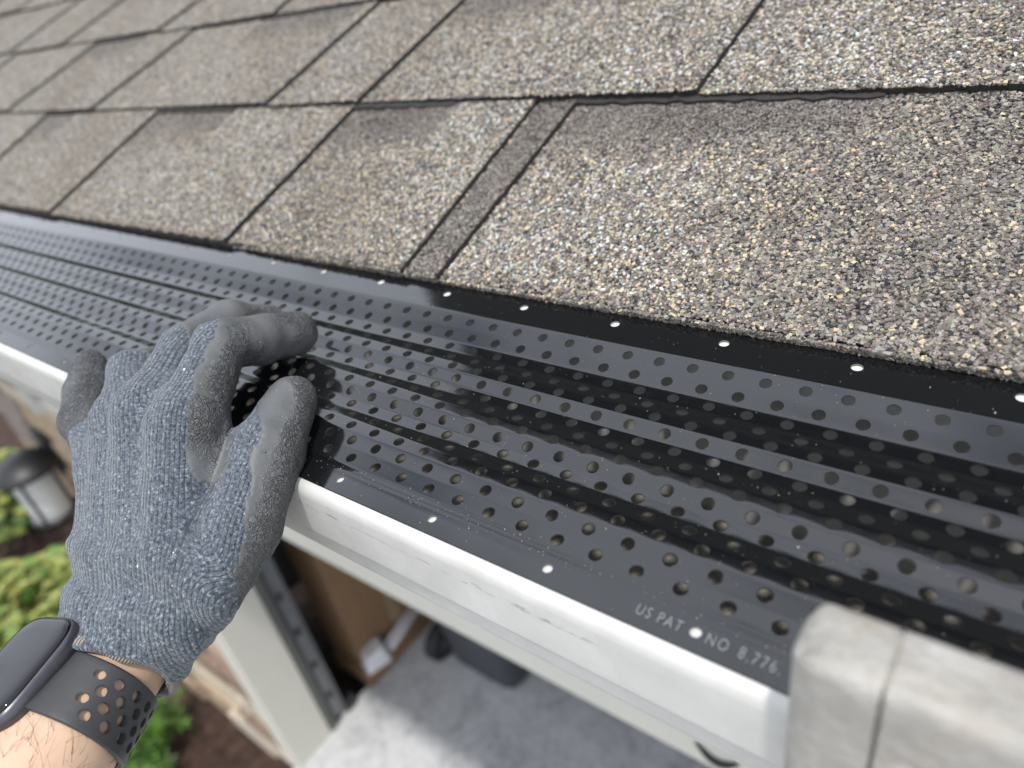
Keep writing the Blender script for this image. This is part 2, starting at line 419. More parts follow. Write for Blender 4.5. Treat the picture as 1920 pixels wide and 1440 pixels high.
def add(u, v, off, flip=False):
    global base
    y, z, a, b = gprof(v)
    P = np.stack([u, y + a * off, z + b * off + sag(u, y)], 1); n = np.stack([0 * a, a, b], 1) * (-1 if flip else 1)
    GV.append(P); GN.append(n); s = base; base += len(P); return s
ring = 16
ang = (np.arange(ring) + 0.0) * 2 * np.pi / ring + np.pi / 4
def cells(xc, vlo, vhi, vc, pitch, rad, rectx=None):
    """perforated strip: xc hole centres; full-width rect cells"""
    n = len(xc); hx = pitch / 2
    c, s = np.cos(ang), np.sin(ang)
    k = 1 / np.maximum(np.abs(c), np.abs(s))
    ox = c * k * hx; oy = s * k
    oy = np.where(oy > 0, oy * (vhi - vc), oy * (vc - vlo))
    for layer, off in ((0, 0.0), (1, -TH)):
        U = np.concatenate([(xc[:, None] + ox).ravel(), (xc[:, None] + c * rad).ravel()])
        Vv = np.concatenate([np.tile(vc + oy, n), np.tile(vc + s * rad, n)])
        st = add(U, Vv, off, layer == 1)
        o = st + (np.arange(n) * ring)[:, None] + np.arange(ring); o2 = st + (np.arange(n) * ring)[:, None] + (np.arange(ring) + 1) % ring
        h, h2 = o + n * ring, o2 + n * ring
        q = np.stack([o, o2, h2, h] if layer == 0 else [h, h2, o2, o], -1).reshape(-1, 4)
        GF.append(q); GM.append(np.zeros(len(q), int))
    # walls
    U = np.tile((xc[:, None] + c * rad).ravel(), 2); Vv = np.tile(vc + s * rad, n)
    st = add(U[:n * ring], Vv, 0.06); st2 = add(U[:n * ring], Vv, -TH - 0.0)
    cn = np.stack([-np.tile(c, n), -np.tile(s, n), np.zeros(n * ring)], 1)
    GN[-1] = cn; GN[-2] = cn
    i0 = (np.arange(n) * ring)[:, None] + np.arange(ring); i1 = (np.arange(n) * ring)[:, None] + (np.arange(ring) + 1) % ring
    q = np.stack([st + i0, st + i1, st2 + i1, st2 + i0], -1).reshape(-1, 4); GF.append(q); GM.append(np.ones(len(q), int))
def strip(vl, x0=GX0, x1=GX1, nx=110):
    xs = np.linspace(x0, x1, nx)
    for layer, off in ((0, 0.0), (1, -TH)):
        U = np.repeat(xs, len(vl)); Vv = np.tile(vl, nx)
        st = add(U, Vv, off, layer == 1); m = len(vl)
        i = (np.arange(nx - 1) * m)[:, None] + np.arange(m - 1)
        q = np.stack([st + i, st + i + m, st + i + m + 1, st + i + 1] if layer == 0 else [st + i + 1, st + i + m + 1, st + i + m, st + i], -1).reshape(-1, 4)
        GF.append(q); GM.append(np.zeros(len(q), int))
PIT = 14.6
for i in range(15):
    a, b = ARC[3 + i], ARC[4 + i]; mrg = 0.62
    k0 = math.ceil((GX0 - rowx[i]) / PIT); k1 = math.floor((GX1 - rowx[i]) / PIT)
    xc = rowx[i] + np.arange(k0, k1 + 1) * PIT
    cells(xc, a + mrg, b - mrg, (a + b) / 2, PIT, 2.38)
    if i < 14: strip(np.linspace(b - mrg, b + mrg, 7))
strip(np.array([ARC[2], ARC[3] - .5, ARC[3] - .2, ARC[3], ARC[3] + .3, ARC[3] + 0.62]))
strip(np.concatenate([np.linspace(ARC[18] - 0.62, ARC[18] + 0.8, 8)]))
# flanges with single rows of screw holes
vF = 6.15
strip(np.array([0, 0.4, vF - 3.2])); strip(np.concatenate([[vF + 3.0], np.linspace(ARC[1] - .3, ARC[2], 7)]) if vF + 3.0 < ARC[1] - .3 else np.linspace(vF + 3.0, ARC[2], 7))
xF = -58.0 + 50.8 * np.arange(-33, 10)
xF = xF[(xF > GX0 + 26) & (xF < GX1 - 26)]; cells(xF, vF - 3.2, vF + 3.0, vF, 50.8, 1.75)
yB = 122.0; vB = ARC[18] + (yB - 108.8) / math.cos(math.atan(0.075))
strip(np.array([ARC[18] + 0.8, vB - 4])); strip(np.array([vB + 4, ARC[-1]]))
xB = -302.4 + 50.8 * np.arange(-28, 14)
xB = xB[(xB > GX0 + 26) & (xB < GX1 - 26)]; cells(xB, vB - 4, vB + 4, vB, 50.8, 2.15)
GV = np.concatenate(GV); GNn = np.concatenate(GN); GF = np.concatenate(GF); GM = np.concatenate(GM)
gd = thing('gutter_guard', (-300, 50, 2606), 'glossy black perforated gutter guard with ridges held under the gloved hand', 'gutter guard')
gm = mesh('perforated_panel', GV, GF, parent=gd, smooth=True, nrm=GNn, mats=[M_GUARD, M_RAW], midx=GM)

ngr = 900
gx_ = RNG.uniform(-420, 60, ngr); gv_ = ARC[0] + RNG.uniform(0.5, ARC[-2] + 10, ngr); gv_[:260] = ARC[2] + RNG.normal(0, 1.6, 260); gv_ = np.clip(gv_, .3, ARC[-1] - 1)
yy_, zz_, na_, nb_ = gprof(gv_); ctr = np.stack([gx_, yy_ + na_ * .1, zz_ + nb_ * .1 + sag(gx_, yy_)], 1)
okg = np.ones(ngr, bool)
for i in range(15):
    dv = np.abs(gv_ - (ARC[3 + i] + ARC[4 + i]) / 2); du = np.abs((gx_ - rowx[i] + PIT / 2) % PIT - PIT / 2); okg &= (dv ** 2 + du ** 2) > 2.7 ** 2
ctr = ctr[okg]; ngr = len(ctr); cb8 = np.array([(x, y, z) for x in (-1, 1) for y in (-1, 1) for z in (-1, 1)]) * 0.7
gsz = RNG.uniform(0.05, 0.17, ngr) * np.where(RNG.uniform(0, 1, ngr) > .93, 1.9, 1)
Vg = (ctr[:, None] + cb8[None] * RNG.uniform(.5, 1.3, (ngr, 8, 3)) * gsz[:, None, None]).reshape(-1, 3)
cf12 = np.array([(0, 1, 3), (0, 3, 2), (4, 6, 7), (4, 7, 5), (0, 4, 5), (0, 5, 1), (2, 3, 7), (2, 7, 6), (0, 2, 6), (0, 6, 4), (1, 5, 7), (1, 7, 3)])
gr_ = mesh('grit', Vg, (cf12[None] + (np.arange(ngr) * 8)[:, None, None]).reshape(-1, 3), simple('pale_grit', (0.45, 0.43, 0.38), 0.8, scale=900, var=.5))
tag(gr_, 'fine pale grit sprinkled over the black gutter guard', 'grit', kind='stuff')
# embossed lettering on the front flange
def text(s, x, size=5.0, y=-2.0):
    cu = bpy.data.curves.new('t', 'FONT'); cu.body = s; cu.size = size * MM; cu.extrude = 0.00012; cu.bevel_depth = 0.00006; cu.offset = -0.00016
    cu.space_character = 1.25
    o = bpy.data.objects.new('t', cu); COL.objects.link(o); bpy.context.view_layer.update()
    m = bpy.data.meshes.new_from_object(o.evaluated_get(bpy.context.evaluated_depsgraph_get())); bpy.data.objects.remove(o)
    m.materials.clear(); m.materials.append(M_LET)
    q = bpy.data.objects.new('lettering', m); COL.objects.link(q); q.parent = gd['o']
    wz = 2605.3 + (y + 6) * 0.085 + 0.12 + 0.16 * math.sin(x / 61)
    q.location = ((x + 300) * MM, (y - 50) * MM, (wz - 2606) * MM); q.rotation_euler = (math.atan(0.085), 0, 0); q.scale = (0.78, 1.08, 1)
    return q
text('US', -76.4, 4.9); text('PAT', -69.6, 4.9)
text('NO', -54.8, 4.9); text('8,776,', -45.4, 4.9)
text('441', -26, 4.9)

# ------------------------------------------------------------------ roof
SL = R(22.6); RY0, RZ0 = 131.6, 2624.5
EXPO = 148.0
def roofpt(x, s, h):
    return np.stack([x, RY0 + s * math.cos(SL) - h * math.sin(SL), RZ0 + s * math.sin(SL) + h * math.cos(SL)], -1)
rf = thing('shingle_roof', (-400, 131, 2624), 'brown and tan asphalt shingle roof rising behind the black gutter guard', 'roof')
v, f = extrude_x([(131, 2625), (4000, 2625 + 3869 * math.tan(SL)), (4000, 2605 + 3869 * math.tan(SL)), (131, 2614)], (-4200, 3400), True, True)
mesh('roof_deck', v, f, M_ASPH, rf)
def sstep(a, b, x): t = np.clip((x - a) / (b - a), 0, 1); return t * t * (3 - 2 * t)
# tooth edges per course: (x at butt, x at upper end)
EDG = {0: [(-1330, -1322), (-1011, -1009), (-760, -749), (-468, -452), (-291, -281), (-263.5, -250), (182, 178), (420, 428)],
       1: [(-1385, -1378), (-1132, -1100), (-891, -855), (-565, -543), (-447, -427), (-173, -161), (140, 132)],
       2: [(-1400, -1375), (-1206, -1172), (-938, -890), (-700, -690), (-400, -395), (-95, -80), (250, 260)]}
DARK = {0: [(-250, -76), (-452, -345), (-749, -610), (-1009, -930)], 1: [(-270, -167), (-720, -560), (-1100, -960), (-427, -330)], 2: [(-1040, -935), (-1240, -1172), (-80, 40)]}
for k in range(3, 16):
    xs_ = [-4150]
    while xs_[-1] < 3300: xs_.append(xs_[-1] + random.choice((110, 150, 200, 260, 310)))
    if k < 3: continue
    EDG[k] = [(x, x + random.uniform(-6, 14)) for x in xs_[1:]]
    DARK[k] = [(x, x + 120) for x in xs_[1::2]]
for k in (0, 1, 2):
    l = EDG[k][0][0]; r = EDG[k][-1][0]
    while l > -4000: l -= random.choice((150, 210, 280, 320)); EDG[k].insert(0, (l, l + 4))
    while r < 3200: r += random.choice((150, 210, 280, 320)); EDG[k].append((r, r + 4))
def tone_of(k, x, s):
    """0 = light blend, 1 = plain dark brown (print of the shingle, not light)"""
    t = np.zeros_like(x)
    for (a, b) in DARK[k]:
        t = np.maximum(t, (1.0 if a > -500 else 0.75) * sstep(a - 2, a + 3, x) * (1 - sstep(b - 8, b + 4, x)) * sstep(78, 128, s - 0.05 * (x - a)))
    if k == 0:
        t = np.maximum(t, 0.9 * sstep(-292, -286, x - s * 0.07) * (1 - sstep(-264, -260, x - s * 0.09)))
        t = np.maximum(t, 0.62 * sstep(-190, -40, x))
        t = np.maximum(t, 0.55 * (1 - sstep(2, 9, s)))
    t = np.maximum(t, 0.35 * (0.5 + 0.5 * np.sin(x * 0.013 + k * 2.1)) * (0.5 + 0.5 * np.sin(x * .031 + s * 0.02 + k)))
    return np.clip(t, 0, 1)
def surf_h(k, s, raised): return (2.7 - 1.5 * (s / (EXPO + 14)) if k == 0 else 5.6 - 4.4 * (s / (EXPO + 14))) + raised * 2.4
tabs = {}
jit = lambda x, sc, a: a * (math.sin(x * sc) * 0.6 + math.sin(x * sc * 2.7 + 1) * 0.4)
for k in sorted(EDG):
    e = EDG[k]; tabs[k] = []
    for i in range(len(e) - 1):
        (xb0, xt0), (xb1, xt1) = e[i], e[i + 1]
        if xb1 < -4150 or xb0 > 3350: continue
        raised = (i % 2 == 0); 
        if k == 0: raised = (i - [q[0] for q in e].index(-263.5)) % 2 == 0
        near = k < 3 and xb1 > -1500 and xb0 < 400
        nxs = max(2, int((xb1 - xb0) / (3.0 if near else 60))); nss = 20 if near else 3
        s_off = (0.8 if raised else -0.6)
        gl = 0.7 if xb0 > -300 else 1.3; gr0 = 0.7 if xb1 > -300 else 1.3; tt = np.linspace(0, 1, nxs + 1); U, Q = np.meshgrid(tt, np.linspace(0, 1, nss + 1), indexing='ij')
        s = Q * (EXPO + 14) ; g0 = 1.0
        bx = (xb0 + gl) * (1 - U) + (xb1 - gr0) * U; tx = (xt0 + gl) * (1 - U) + (xt1 - gr0) * U
        q = s / EXPO; X_ = bx * (1 - q) + tx * q
        if near:
            edge = (Q == 0); s = s + np.where(edge, 1, 0) * (0.5 * np.sin(X_ * .9) + 0.6 * np.sin(X_ * .37 + k) + 0.35 * np.sin(X_ * 2.1) + s_off)
            side = ((U == 0) | (U == 1)); X_ = X_ + side * (0.3 * np.sin(s * .8) + .35 * np.sin(s * .31 + k))
        H = surf_h(k, s, U if near else (1.0 if raised else 0.0)) + (0.25 * np.sin(X_ * .05) * np.sin(s * .06) if near else 0)
        sg = s + k * EXPO
        top = roofpt(X_, sg, H).reshape(-1, 3); n1 = nss + 1
        Vt = list(top); Fq = []
        for a in range(nxs):
            for b in range(nss):
                o = a * n1 + b; Fq.append((o, o + n1, o + n1 + 1, o + 1))
        # skirt down to the course below
        loop = [a * n1 for a in range(nxs + 1)] + [nxs * n1 + b for b in range(1, n1)] + [a * n1 + nss for a in range(nxs - 1, -1, -1)] + [b for b in range(nss - 1, 0, -1)]
        lo = len(Vt); ps = np.array([(X_.ravel()[j], sg.ravel()[j]) for j in loop])
        inset = np.array([(0, 0)] * len(loop))
        Vt += list(roofpt(ps[:, 0], ps[:, 1] + np.array([(1.0 if (j % n1 == 0) else 0) for j in loop]), np.full(len(loop), 0.0 if k else 0.3)))
        mi = [0] * len(Fq)
        for a in range(len(loop)):
            b = (a + 1) % len(loop); Fq.append((loop[a], lo + a, lo + b, loop[b])); mi.append(0 if (k == 0 and loop[a] % n1 == 0 and loop[b] % n1 == 0) else 1)
        tn = np.ones(len(Vt)); tn[:len(top)] = tone_of(k, X_.ravel(), s.ravel())
        o = mesh('shingle', np.array(Vt), Fq, parent=rf, smooth=False, attrs={'tone': tn}, mats=[M_SHINGLE, M_ASPH], midx=mi)
        tabs[k].append((xb0, xt0, xb1, xt1, raised))
    # backing strips that peep out under the raised teeth
    for (a, b) in DARK[k - 1] if k >= 1 else []:
        v, f = [], []
        xs_ = np.arange(a, b, 4.0)
        if len(xs_) < 3: continue
        s0 = k * EXPO - 3.8 + 0.7 * np.sin(xs_ * .3) + .5 * np.sin(xs_ * 1.1)
        for j, (ss, hh) in enumerate(((0, 1.2), (0, 3.9), (14, 3.9))):
            v += list(roofpt(xs_, s0 + ss, np.full(len(xs_), hh)))
        m_ = len(xs_)
        for j in range(2):
            for a_ in range(m_ - 1): f.append((j * m_ + a_, j * m_ + a_ + 1, (j + 1) * m_ + a_ + 1, (j + 1) * m_ + a_))
        mesh('backing_strip', np.array(v), f, M_ASPH, rf)
# starter strip under the first course
xs_ = np.arange(-4100, 3300, 5.0); v = []; f = []; s0 = 1.5 + 0.5 * np.sin(xs_ * .23) + 0.4 * np.sin(xs_ * .71)
for ss, hh in ((0.6, -0.9), (0, 0.9), (30, 1.0)): v += list(roofpt(xs_, s0 + ss, np.full(len(xs_), hh)))
m_ = len(xs_)
for j in range(2):
    for a_ in range(m_ - 1): f.append((j * m_ + a_, j * m_ + a_ + 1, (j + 1) * m_ + a_ + 1, (j + 1) * m_ + a_))
mesh('starter_strip', np.array(v), f, M_ASPH, rf)

# real granules on the nearest shingles
ico = []
t_ = (1 + 5 ** .5) / 2
icoV = np.array([(-1, t_, 0), (1, t_, 0), (-1, -t_, 0), (1, -t_, 0), (0, -1, t_), (0, 1, t_), (0, -1, -t_), (0, 1, -t_), (t_, 0, -1), (t_, 0, 1), (-t_, 0, -1), (-t_, 0, 1)]) / math.hypot(1, t_)
icoF = np.array([(0, 11, 5), (0, 5, 1), (0, 1, 7), (0, 7, 10), (0, 10, 11), (1, 5, 9), (5, 11, 4), (11, 10, 2), (10, 7, 6), (7, 1, 8), (3, 9, 4), (3, 4, 2), (3, 2, 6), (3, 6, 8), (3, 8, 9), (4, 9, 5), (2, 4, 11), (6, 2, 10), (8, 6, 7), (9, 8, 1)])
cubV = np.array([(x, y, z) for x in (-1, 1) for y in (-1, 1) for z in (-1, 1)]) * 0.74
cubF = np.array([(0, 1, 3), (0, 3, 2), (4, 6, 7), (4, 7, 5), (0, 4, 5), (0, 5, 1), (2, 3, 7), (2, 7, 6), (0, 2, 6), (0, 6, 4), (1, 5, 7), (1, 7, 3)])
shapes = [cubV * RNG.uniform(0.45, 1.3, (8, 3)) for _ in range(40)]
def granules(k, x0, x1, n):
    x = RNG.uniform(x0, x1, n); s = RNG.uniform(-0.5, EXPO - (0.5 if k < 2 else 0), n); nb = 9000 if k == 0 else 0; s[:nb] = -1.2
    # thin out towards the far side so the real granules fade into the textured ones
    keep = RNG.uniform(0, 1, n) < sstep(x0, x0 + 130, x); x, s = x[keep], s[keep]
    h = np.full(len(x), np.nan)
    for (a0, a1, b0, b1, rz) in tabs[k]:
        q = s / EXPO; l = a0 * (1 - q) + a1 * q; r = b0 * (1 - q) + b1 * q
        m = (x > l + 1.4) & (x < r - 1.4); h[m] = surf_h(k, np.maximum(s[m], 0), np.clip((x[m] - l[m]) / (r[m] - l[m]), 0, 1)) * np.where(s[m] < -1, RNG.uniform(0.05, 0.9, m.sum()), 1.0)
    ok = ~np.isnan(h); x, s, h = x[ok], s[ok], h[ok]; n = len(x)
    tn = tone_of(k, x, s)
    r = RNG.uniform(0, 1, n) * (1 - 0.34 * tn)
    cidx = np.searchsorted(POSN, r, side='right') - 1
    c = np.array(PAL)[cidx] * RNG.uniform(0.8, 1.15, (n, 1)) * (1 + RNG.normal(0, 0.04, (n, 3)))
    size = RNG.uniform(0.5, 1.12, n) * np.where(cidx >= 5, 1.05, 1.0)
    fine = (tn > 0.8) & (s > 70); size[fine] *= 0.7
    V = np.zeros((n, 8, 3)); which = RNG.integers(0, 40, n)
    for q in range(40):
        m = which == q; kk = m.sum()
        if not kk: continue
        th = RNG.uniform(0, 2 * np.pi, kk); cs, sn = np.cos(th), np.sin(th)
        b = shapes[q]; sx = RNG.uniform(0.8, 1.45, (kk, 1)); tz = RNG.uniform(0.55, .8, (kk, 1))
        X0 = b[None, :, 0] * sx; Y0 = b[None, :, 1] * np.ones((kk, 1)); Z0 = b[None, :, 2] * tz
        tilt = RNG.uniform(-.35, .35, (kk, 1)); Z0 = Z0 + X0 * tilt
        V[m] = np.stack([X0 * cs[:, None] - Y0 * sn[:, None], X0 * sn[:, None] + Y0 * cs[:, None], Z0], -1) * size[m][:, None, None]
    off = V; xx = x[:, None] + off[..., 0]; ss = s[:, None] + k * EXPO + off[..., 1]; hh = h[:, None] + 0.12 + off[..., 2]
    P = roofpt(xx.ravel(), ss.ravel(), hh.ravel())
    Fg = (cubF[None] + (np.arange(n) * 8)[:, None, None]).reshape(-1, 3)
    cl_ = np.repeat(np.concatenate([c, np.ones((n, 1))], 1), 8, 0)
    o = mesh('granules', P, Fg, M_GRAN, rf, attrs={'gcol': cl_}); o['kind'] = 'stuff'
    return n
granules(0, -470, 110, 78000)
granules(1, -330, 120, 50000)

# ------------------------------------------------------------------ implicit surfaces (glove, arm)
H = {k: np.array(v) for k, v in {'W': (-273.5, -97.5, 2553.4), 'Mi0': (-245.8, -67.2, 2576.3), 'Mm0': (-261.0, -73.2, 2570.5), 'Mr0': (-277.6, -79.4, 2564.0), 'Mp0': (-291.1, -81.1, 2561.3), 'Mi1': (-269.3, -22.6, 2630.8), 'Mm1': (-297.6, -23.4, 2630.0), 'Mr1': (-318.4, -27.8, 2622.6), 'Mp1': (-329.0, -40.0, 2604.6), 'I1': (-291.9, 14.3, 2643.6), 'I2': (-296.0, 36.2, 2634.4), 'I3': (-297.0, 56.2, 2627.1), 'Mm2': (-323.4, 11.9, 2636.9), 'Mm3': (-328.7, 41.3, 2635.9), 'Mm4': (-329.8, 61.8, 2623.5), 'R2': (-350.6, -4.7, 2627.7), 'R3': (-365.0, 10.4, 2617.6), 'R4': (-370.3, 18.5, 2600.9), 'P2': (-362.5, -31.8, 2612.3), 'P3': (-381.2, -20.2, 2615.9), 'P4': (-397.7, -7.8, 2621.7), 'T0': (-237.9, -55.2, 2583.8), 'T1': (-235.0, -34.1, 2599.7), 'T2': (-244.3, -8.0, 2614.0), 'T3': (-253.3, 16.6, 2622.2), 'V': (-261.1, -32.2, 2603.5), 'CB': (-250.3, -28.5, 2622.5), 'CT': (-257.8, -15.5, 2640.0)}.items()}
AX, UX, NX = np.array((0.2920, -0.9497, -0.1129)), np.array((-0.8684, -0.2138, -0.4474)), np.array((-0.4007, -0.2287, 0.8872))   # towards elbow, towards little finger, out of the back of the hand
Wc = H['W']
def smin(a, b, k):
    h = np.maximum(k - np.abs(a - b), 0) / k
    return np.minimum(a, b) - h * h * k * 0.25
def caps(P, A, B, ra, rb):
    d = B - A; t = np.clip(((P - A) @ d) / (d @ d), 0, 1).astype(np.float32)
    return np.linalg.norm(P - A - t[..., None] * d, axis=-1) - (ra + (rb - ra) * t)
BON = [ # name, A, B, rA, rB, group
 ('m', 'Mi0', 'Mi1', 16, 14.5), ('m', 'Mm0', 'Mm1', 16.5, 14.5), ('m', 'Mr0', 'Mr1', 16, 13.5), ('m', 'Mp0', 'Mp1', 15, 12.5),
 ('i', 'Mi1', 'I1', 13.6, 11.2), ('i', 'I1', 'I2', 11.6, 11.2), ('i', 'I2', 'I3', 11.4, 10.8),
 ('c', 'Mm1', 'Mm2', 13.2, 11.2), ('c', 'Mm2', 'Mm3', 11.2, 10.4), ('c', 'Mm3', 'Mm4', 10.4, 9.6),
 ('r', 'Mr1', 'R2', 12.4, 11), ('r', 'R2', 'R3', 11, 10), ('r', 'R3', 'R4', 10, 9.5),
 ('p', 'Mp1', 'P2', 12, 10.6), ('p', 'P2', 'P3', 10.4, 10), ('p', 'P3', 'P4', 10, 9),
 ('t', 'T0', 'T1', 14.0, 15.0), ('t', 'T1', 'T2', 15.0, 15.2), ('t', 'T2', 'T3', 15.0, 11.0)]
def hand_sdf(P):
    g = {}
    for (q, a, b, ra, rb) in BON:
        d = caps(P, H[a].astype(np.float32), H[b].astype(np.float32), ra, rb)
        g[q] = d if q not in g else smin(g[q], d, 11.0 if q == 'm' else 3.5)
    f = g['i']
    for q in 'crp': f = smin(f, g[q], 1.8)
    d = smin(g['m'], f, 8.0)
    d = smin(d, g['t'], 7.0)
    # web between thumb and index
    d = smin(d, caps(P, H['V'].astype(np.float32), H['T0'].astype(np.float32), 5.0, 10), 7.0)
    d = smin(d, caps(P, H['V'].astype(np.float32), H['Mi1'].astype(np.float32), 5.0, 9), 6.0)
    # cuff
    q = P - Wc.astype(np.float32)
    s = q @ AX; u = q @ UX; n = q @ NX
    fl = 1 + 0.05 * sstep(-14, 2, s)
    e = np.sqrt((u / (34.0 * fl)) ** 2 + (n / (25.5 * fl)) ** 2); cu = (e - 1) * 27.0
    cu = np.maximum(cu, np.maximum(s - 20, -s - 48))
    d = smin(d, cu, 16.0)
    # folds of the knit round the wrist
    ph = s + 0.14 * u + 2.2 * np.sin(u * .09)
    fo = 2.6 * np.exp(-((ph + 33) / 5.0) ** 2) - 1.6 * np.exp(-((ph + 25) / 3.5) ** 2) + 1.6 * np.exp(-((ph + 17) / 4.5) ** 2) - 0.9 * np.exp(-((ph + 10) / 3.0) ** 2)
    fo += 1.0 * np.exp(-((ph + 46 - .3 * n) / 4.0) ** 2)
    d = d - fo * 0.8
    # soft cloth unevenness
    X, Y, Z = P[..., 0], P[..., 1], P[..., 2]
    d = d - 0.45 * np.sin(X * .21 + Y * .13) * np.sin(Z * .19 - Y * .11) - 0.22 * np.sin(X * .47 + Z * .4) * np.sin(Y * .43)
    return d
def arm_sdf(P, e0=0.0):
    q = P - Wc.astype(np.float32); s = q @ AX; u = q @ UX; n = q @ NX
    gr = 1 + 0.0042 * np.clip(s, 0, 200)
    e = np.sqrt((u / (29.5 * gr)) ** 2 + (n / (21.0 * gr)) ** 2)
    return (e - 1) * 24.0 * gr - e0
def surface_nets(fn, lo, hi, h):
    lo = np.array(lo, np.float32); n = np.ceil((np.array(hi) - lo) / h).astype(int) + 1
    ax = [lo[i] + h * np.arange(n[i], dtype=np.float32) for i in range(3)]
    D = np.empty(tuple(n), np.float32)
    for i0 in range(0, n[0], 16):
        G = np.stack(np.meshgrid(ax[0][i0:i0 + 16], ax[1], ax[2], indexing='ij'), -1); D[i0:i0 + 16] = fn(G)
    ins = D < 0
    c = np.zeros(tuple(n - 1), np.int8)
    for dx in (0, 1):
        for dy in (0, 1):
            for dz in (0, 1): c += ins[dx:n[0] - 1 + dx, dy:n[1] - 1 + dy, dz:n[2] - 1 + dz]
    act = (c > 0) & (c < 8); idx = -np.ones(c.shape, np.int64); I = np.argwhere(act); idx[act] = np.arange(len(I))
    acc = np.zeros((len(I), 3)); cnt = np.zeros(len(I))
    corners = [(0, 0, 0), (1, 0, 0), (0, 1, 0), (1, 1, 0), (0, 0, 1), (1, 0, 1), (0, 1, 1), (1, 1, 1)]
    vals = np.stack([D[I[:, 0] + a, I[:, 1] + b, I[:, 2] + c_] for a, b, c_ in corners], 1)
    for p in range(8):
        for q in range(p + 1, 8):
            df = [abs(corners[p][k] - corners[q][k]) for k in range(3)]
            if sum(df) != 1: continue
            a, b = vals[:, p], vals[:, q]; m = (a < 0) != (b < 0)
            t = np.where(m, a / np.where(m, a - b, 1), 0)
            pt = np.array(corners[p]) + t[:, None] * (np.array(corners[q]) - np.array(corners[p]))
            acc += pt * m[:, None]; cnt += m
    V = (I + acc / cnt[:, None]) * h + lo
    Fs = []
    for ax_ in range(3):
        sl0 = [slice(None)] * 3; sl1 = [slice(None)] * 3; sl0[ax_] = slice(0, -1); sl1[ax_] = slice(1, None)
        a, b = ins[tuple(sl0)], ins[tuple(sl1)]; E = np.argwhere(a != b); sgn = a[tuple(E.T)]
        o1, o2 = [(1, 2), (2, 0), (0, 1)][ax_]
        ok = (E[:, o1] > 0) & (E[:, o2] > 0) & (E[:, o1] < n[o1] - 1) & (E[:, o2] < n[o2] - 1); E = E[ok]; sgn = sgn[ok]
        def g(d1, d2):
            q = E.copy(); q[:, o1] -= d1; q[:, o2] -= d2; return idx[tuple(q.T)]
        quad = np.stack([g(1, 1), g(0, 1), g(0, 0), g(1, 0)], 1)
        quad[~sgn] = quad[~sgn][:, ::-1]; Fs.append(quad)
    F = np.concatenate(Fs); F = F[(F >= 0).all(1)]
    return V, F
def smoothv(V, F, it=2, lam=0.5):
    e = np.concatenate([F[:, [0, 1]], F[:, [1, 2]], F[:, [2, 3]], F[:, [3, 0]]]); e = np.concatenate([e, e[:, ::-1]])
    c = np.bincount(e[:, 0], minlength=len(V))[:, None]
    for i in range(it):
        for l in (lam, -lam * 1.02):
            s = np.stack([np.bincount(e[:, 0], V[e[:, 1], k], minlength=len(V)) for k in range(3)], 1)
            V = V + l * (s / np.maximum(c, 1) - V)
    return V
# --- frame fields over the hand (rib coordinates, dorsal height)
def fields(P):
    """returns lateral s, along t, dorsal ratio q, finger progress p"""
    P = P.astype(float); wsum = np.zeros(len(P)); S_ = wsum.copy(); T_ = wsum.copy(); Q_ = wsum.copy(); G_ = wsum.copy(); WS_ = wsum.copy()
    LG = np.cross(-AX, np.array([-0.567, 0.625, -0.536])); LG = LG / np.linalg.norm(LG) * np.sign(LG @ UX)
    plen = {}
    for (q, a, b, ra, rb) in BON:
        A, B = H[a], H[b]; d = B - A; L = np.linalg.norm(d); d = d / L
        lat = UX.copy()
        latv = np.cross(d, np.array([-0.567, 0.625, -0.536]))
        if latv @ UX < 0: latv = -latv
        latv /= np.linalg.norm(latv)
        if q in 'ti': lat = latv
        lat = lat - (lat @ d) * d; lat /= np.linalg.norm(lat)
        nrm = np.cross(lat, d); nrm /= np.linalg.norm(nrm)
        if q in 'ti': nrm = lat
        elif nrm @ NX < 0: nrm = -nrm
        start = plen.get(a, ((A - Wc) @ LG, -(A - Wc) @ AX if q != 't' else 0.0, 0.0))
        t = ((P - A) @ d); tc_ = np.clip(t, 0, L)
        dist = np.linalg.norm(P - A - tc_[:, None] * d, axis=1) - (ra + (rb - ra) * tc_ / L)
        w = (np.exp(-np.clip(dist, -6, 60) / 3.2) + 1e-12) * (0.45 if q == 't' else 1.0)
        s = (P - A) @ latv + start[0]; r_ = ra + (rb - ra) * tc_ / L
        qd = ((P - A) @ nrm) / r_
        lenp = (0 if q == 'm' else start[2] + np.clip(t, -8 if start[2] > 0 else 0, L + 12))
        if a == 'T0': w2 = w * 0.01
        else: w2 = w
        S_ += w2 * s; WS_ += w2; T_ += w * (start[1] + t); Q_ += w * qd; G_ += w * lenp; wsum += w
        plen[b] = (start[0] + 0.0, start[1] + L, 0.0 if q == 'm' else start[2] + L)
    return S_ / WS_, T_ / wsum, Q_ / wsum, G_ / wsum
fq = {}
def which_finger(P):
    best = None; bi = None
    for j, (q, a, b, ra, rb) in enumerate(BON):
        d = caps(P, H[a], H[b], ra, rb)
        if best is None: best = d; bi = np.full(len(P), 0)
        else: m = d < best; best = np.where(m, d, best); bi[m] = 'mmmmiiicccrrrpppttt'.index('m') if q == 'm' else 'xicrpt'.index(q)
    return bi
hlo = np.min([H[k] for k in H], 0) - 34; hhi = np.max([H[k] for k in H], 0) + 34
END = -3.0
def endof(P): return END + 5.5 * np.clip(((P - Wc.astype(np.float32)) @ NX) / 25.0, -0.4, 1.1)
def glove_fn(P):
    d = hand_sdf(P); s = (P - Wc.astype(np.float32)) @ AX
    d = np.maximum(d, s - endof(P))
    inner = np.maximum(d * 0 + arm_sdf(P, 1.6), END - 26 - s)
    return np.maximum(d, -inner)
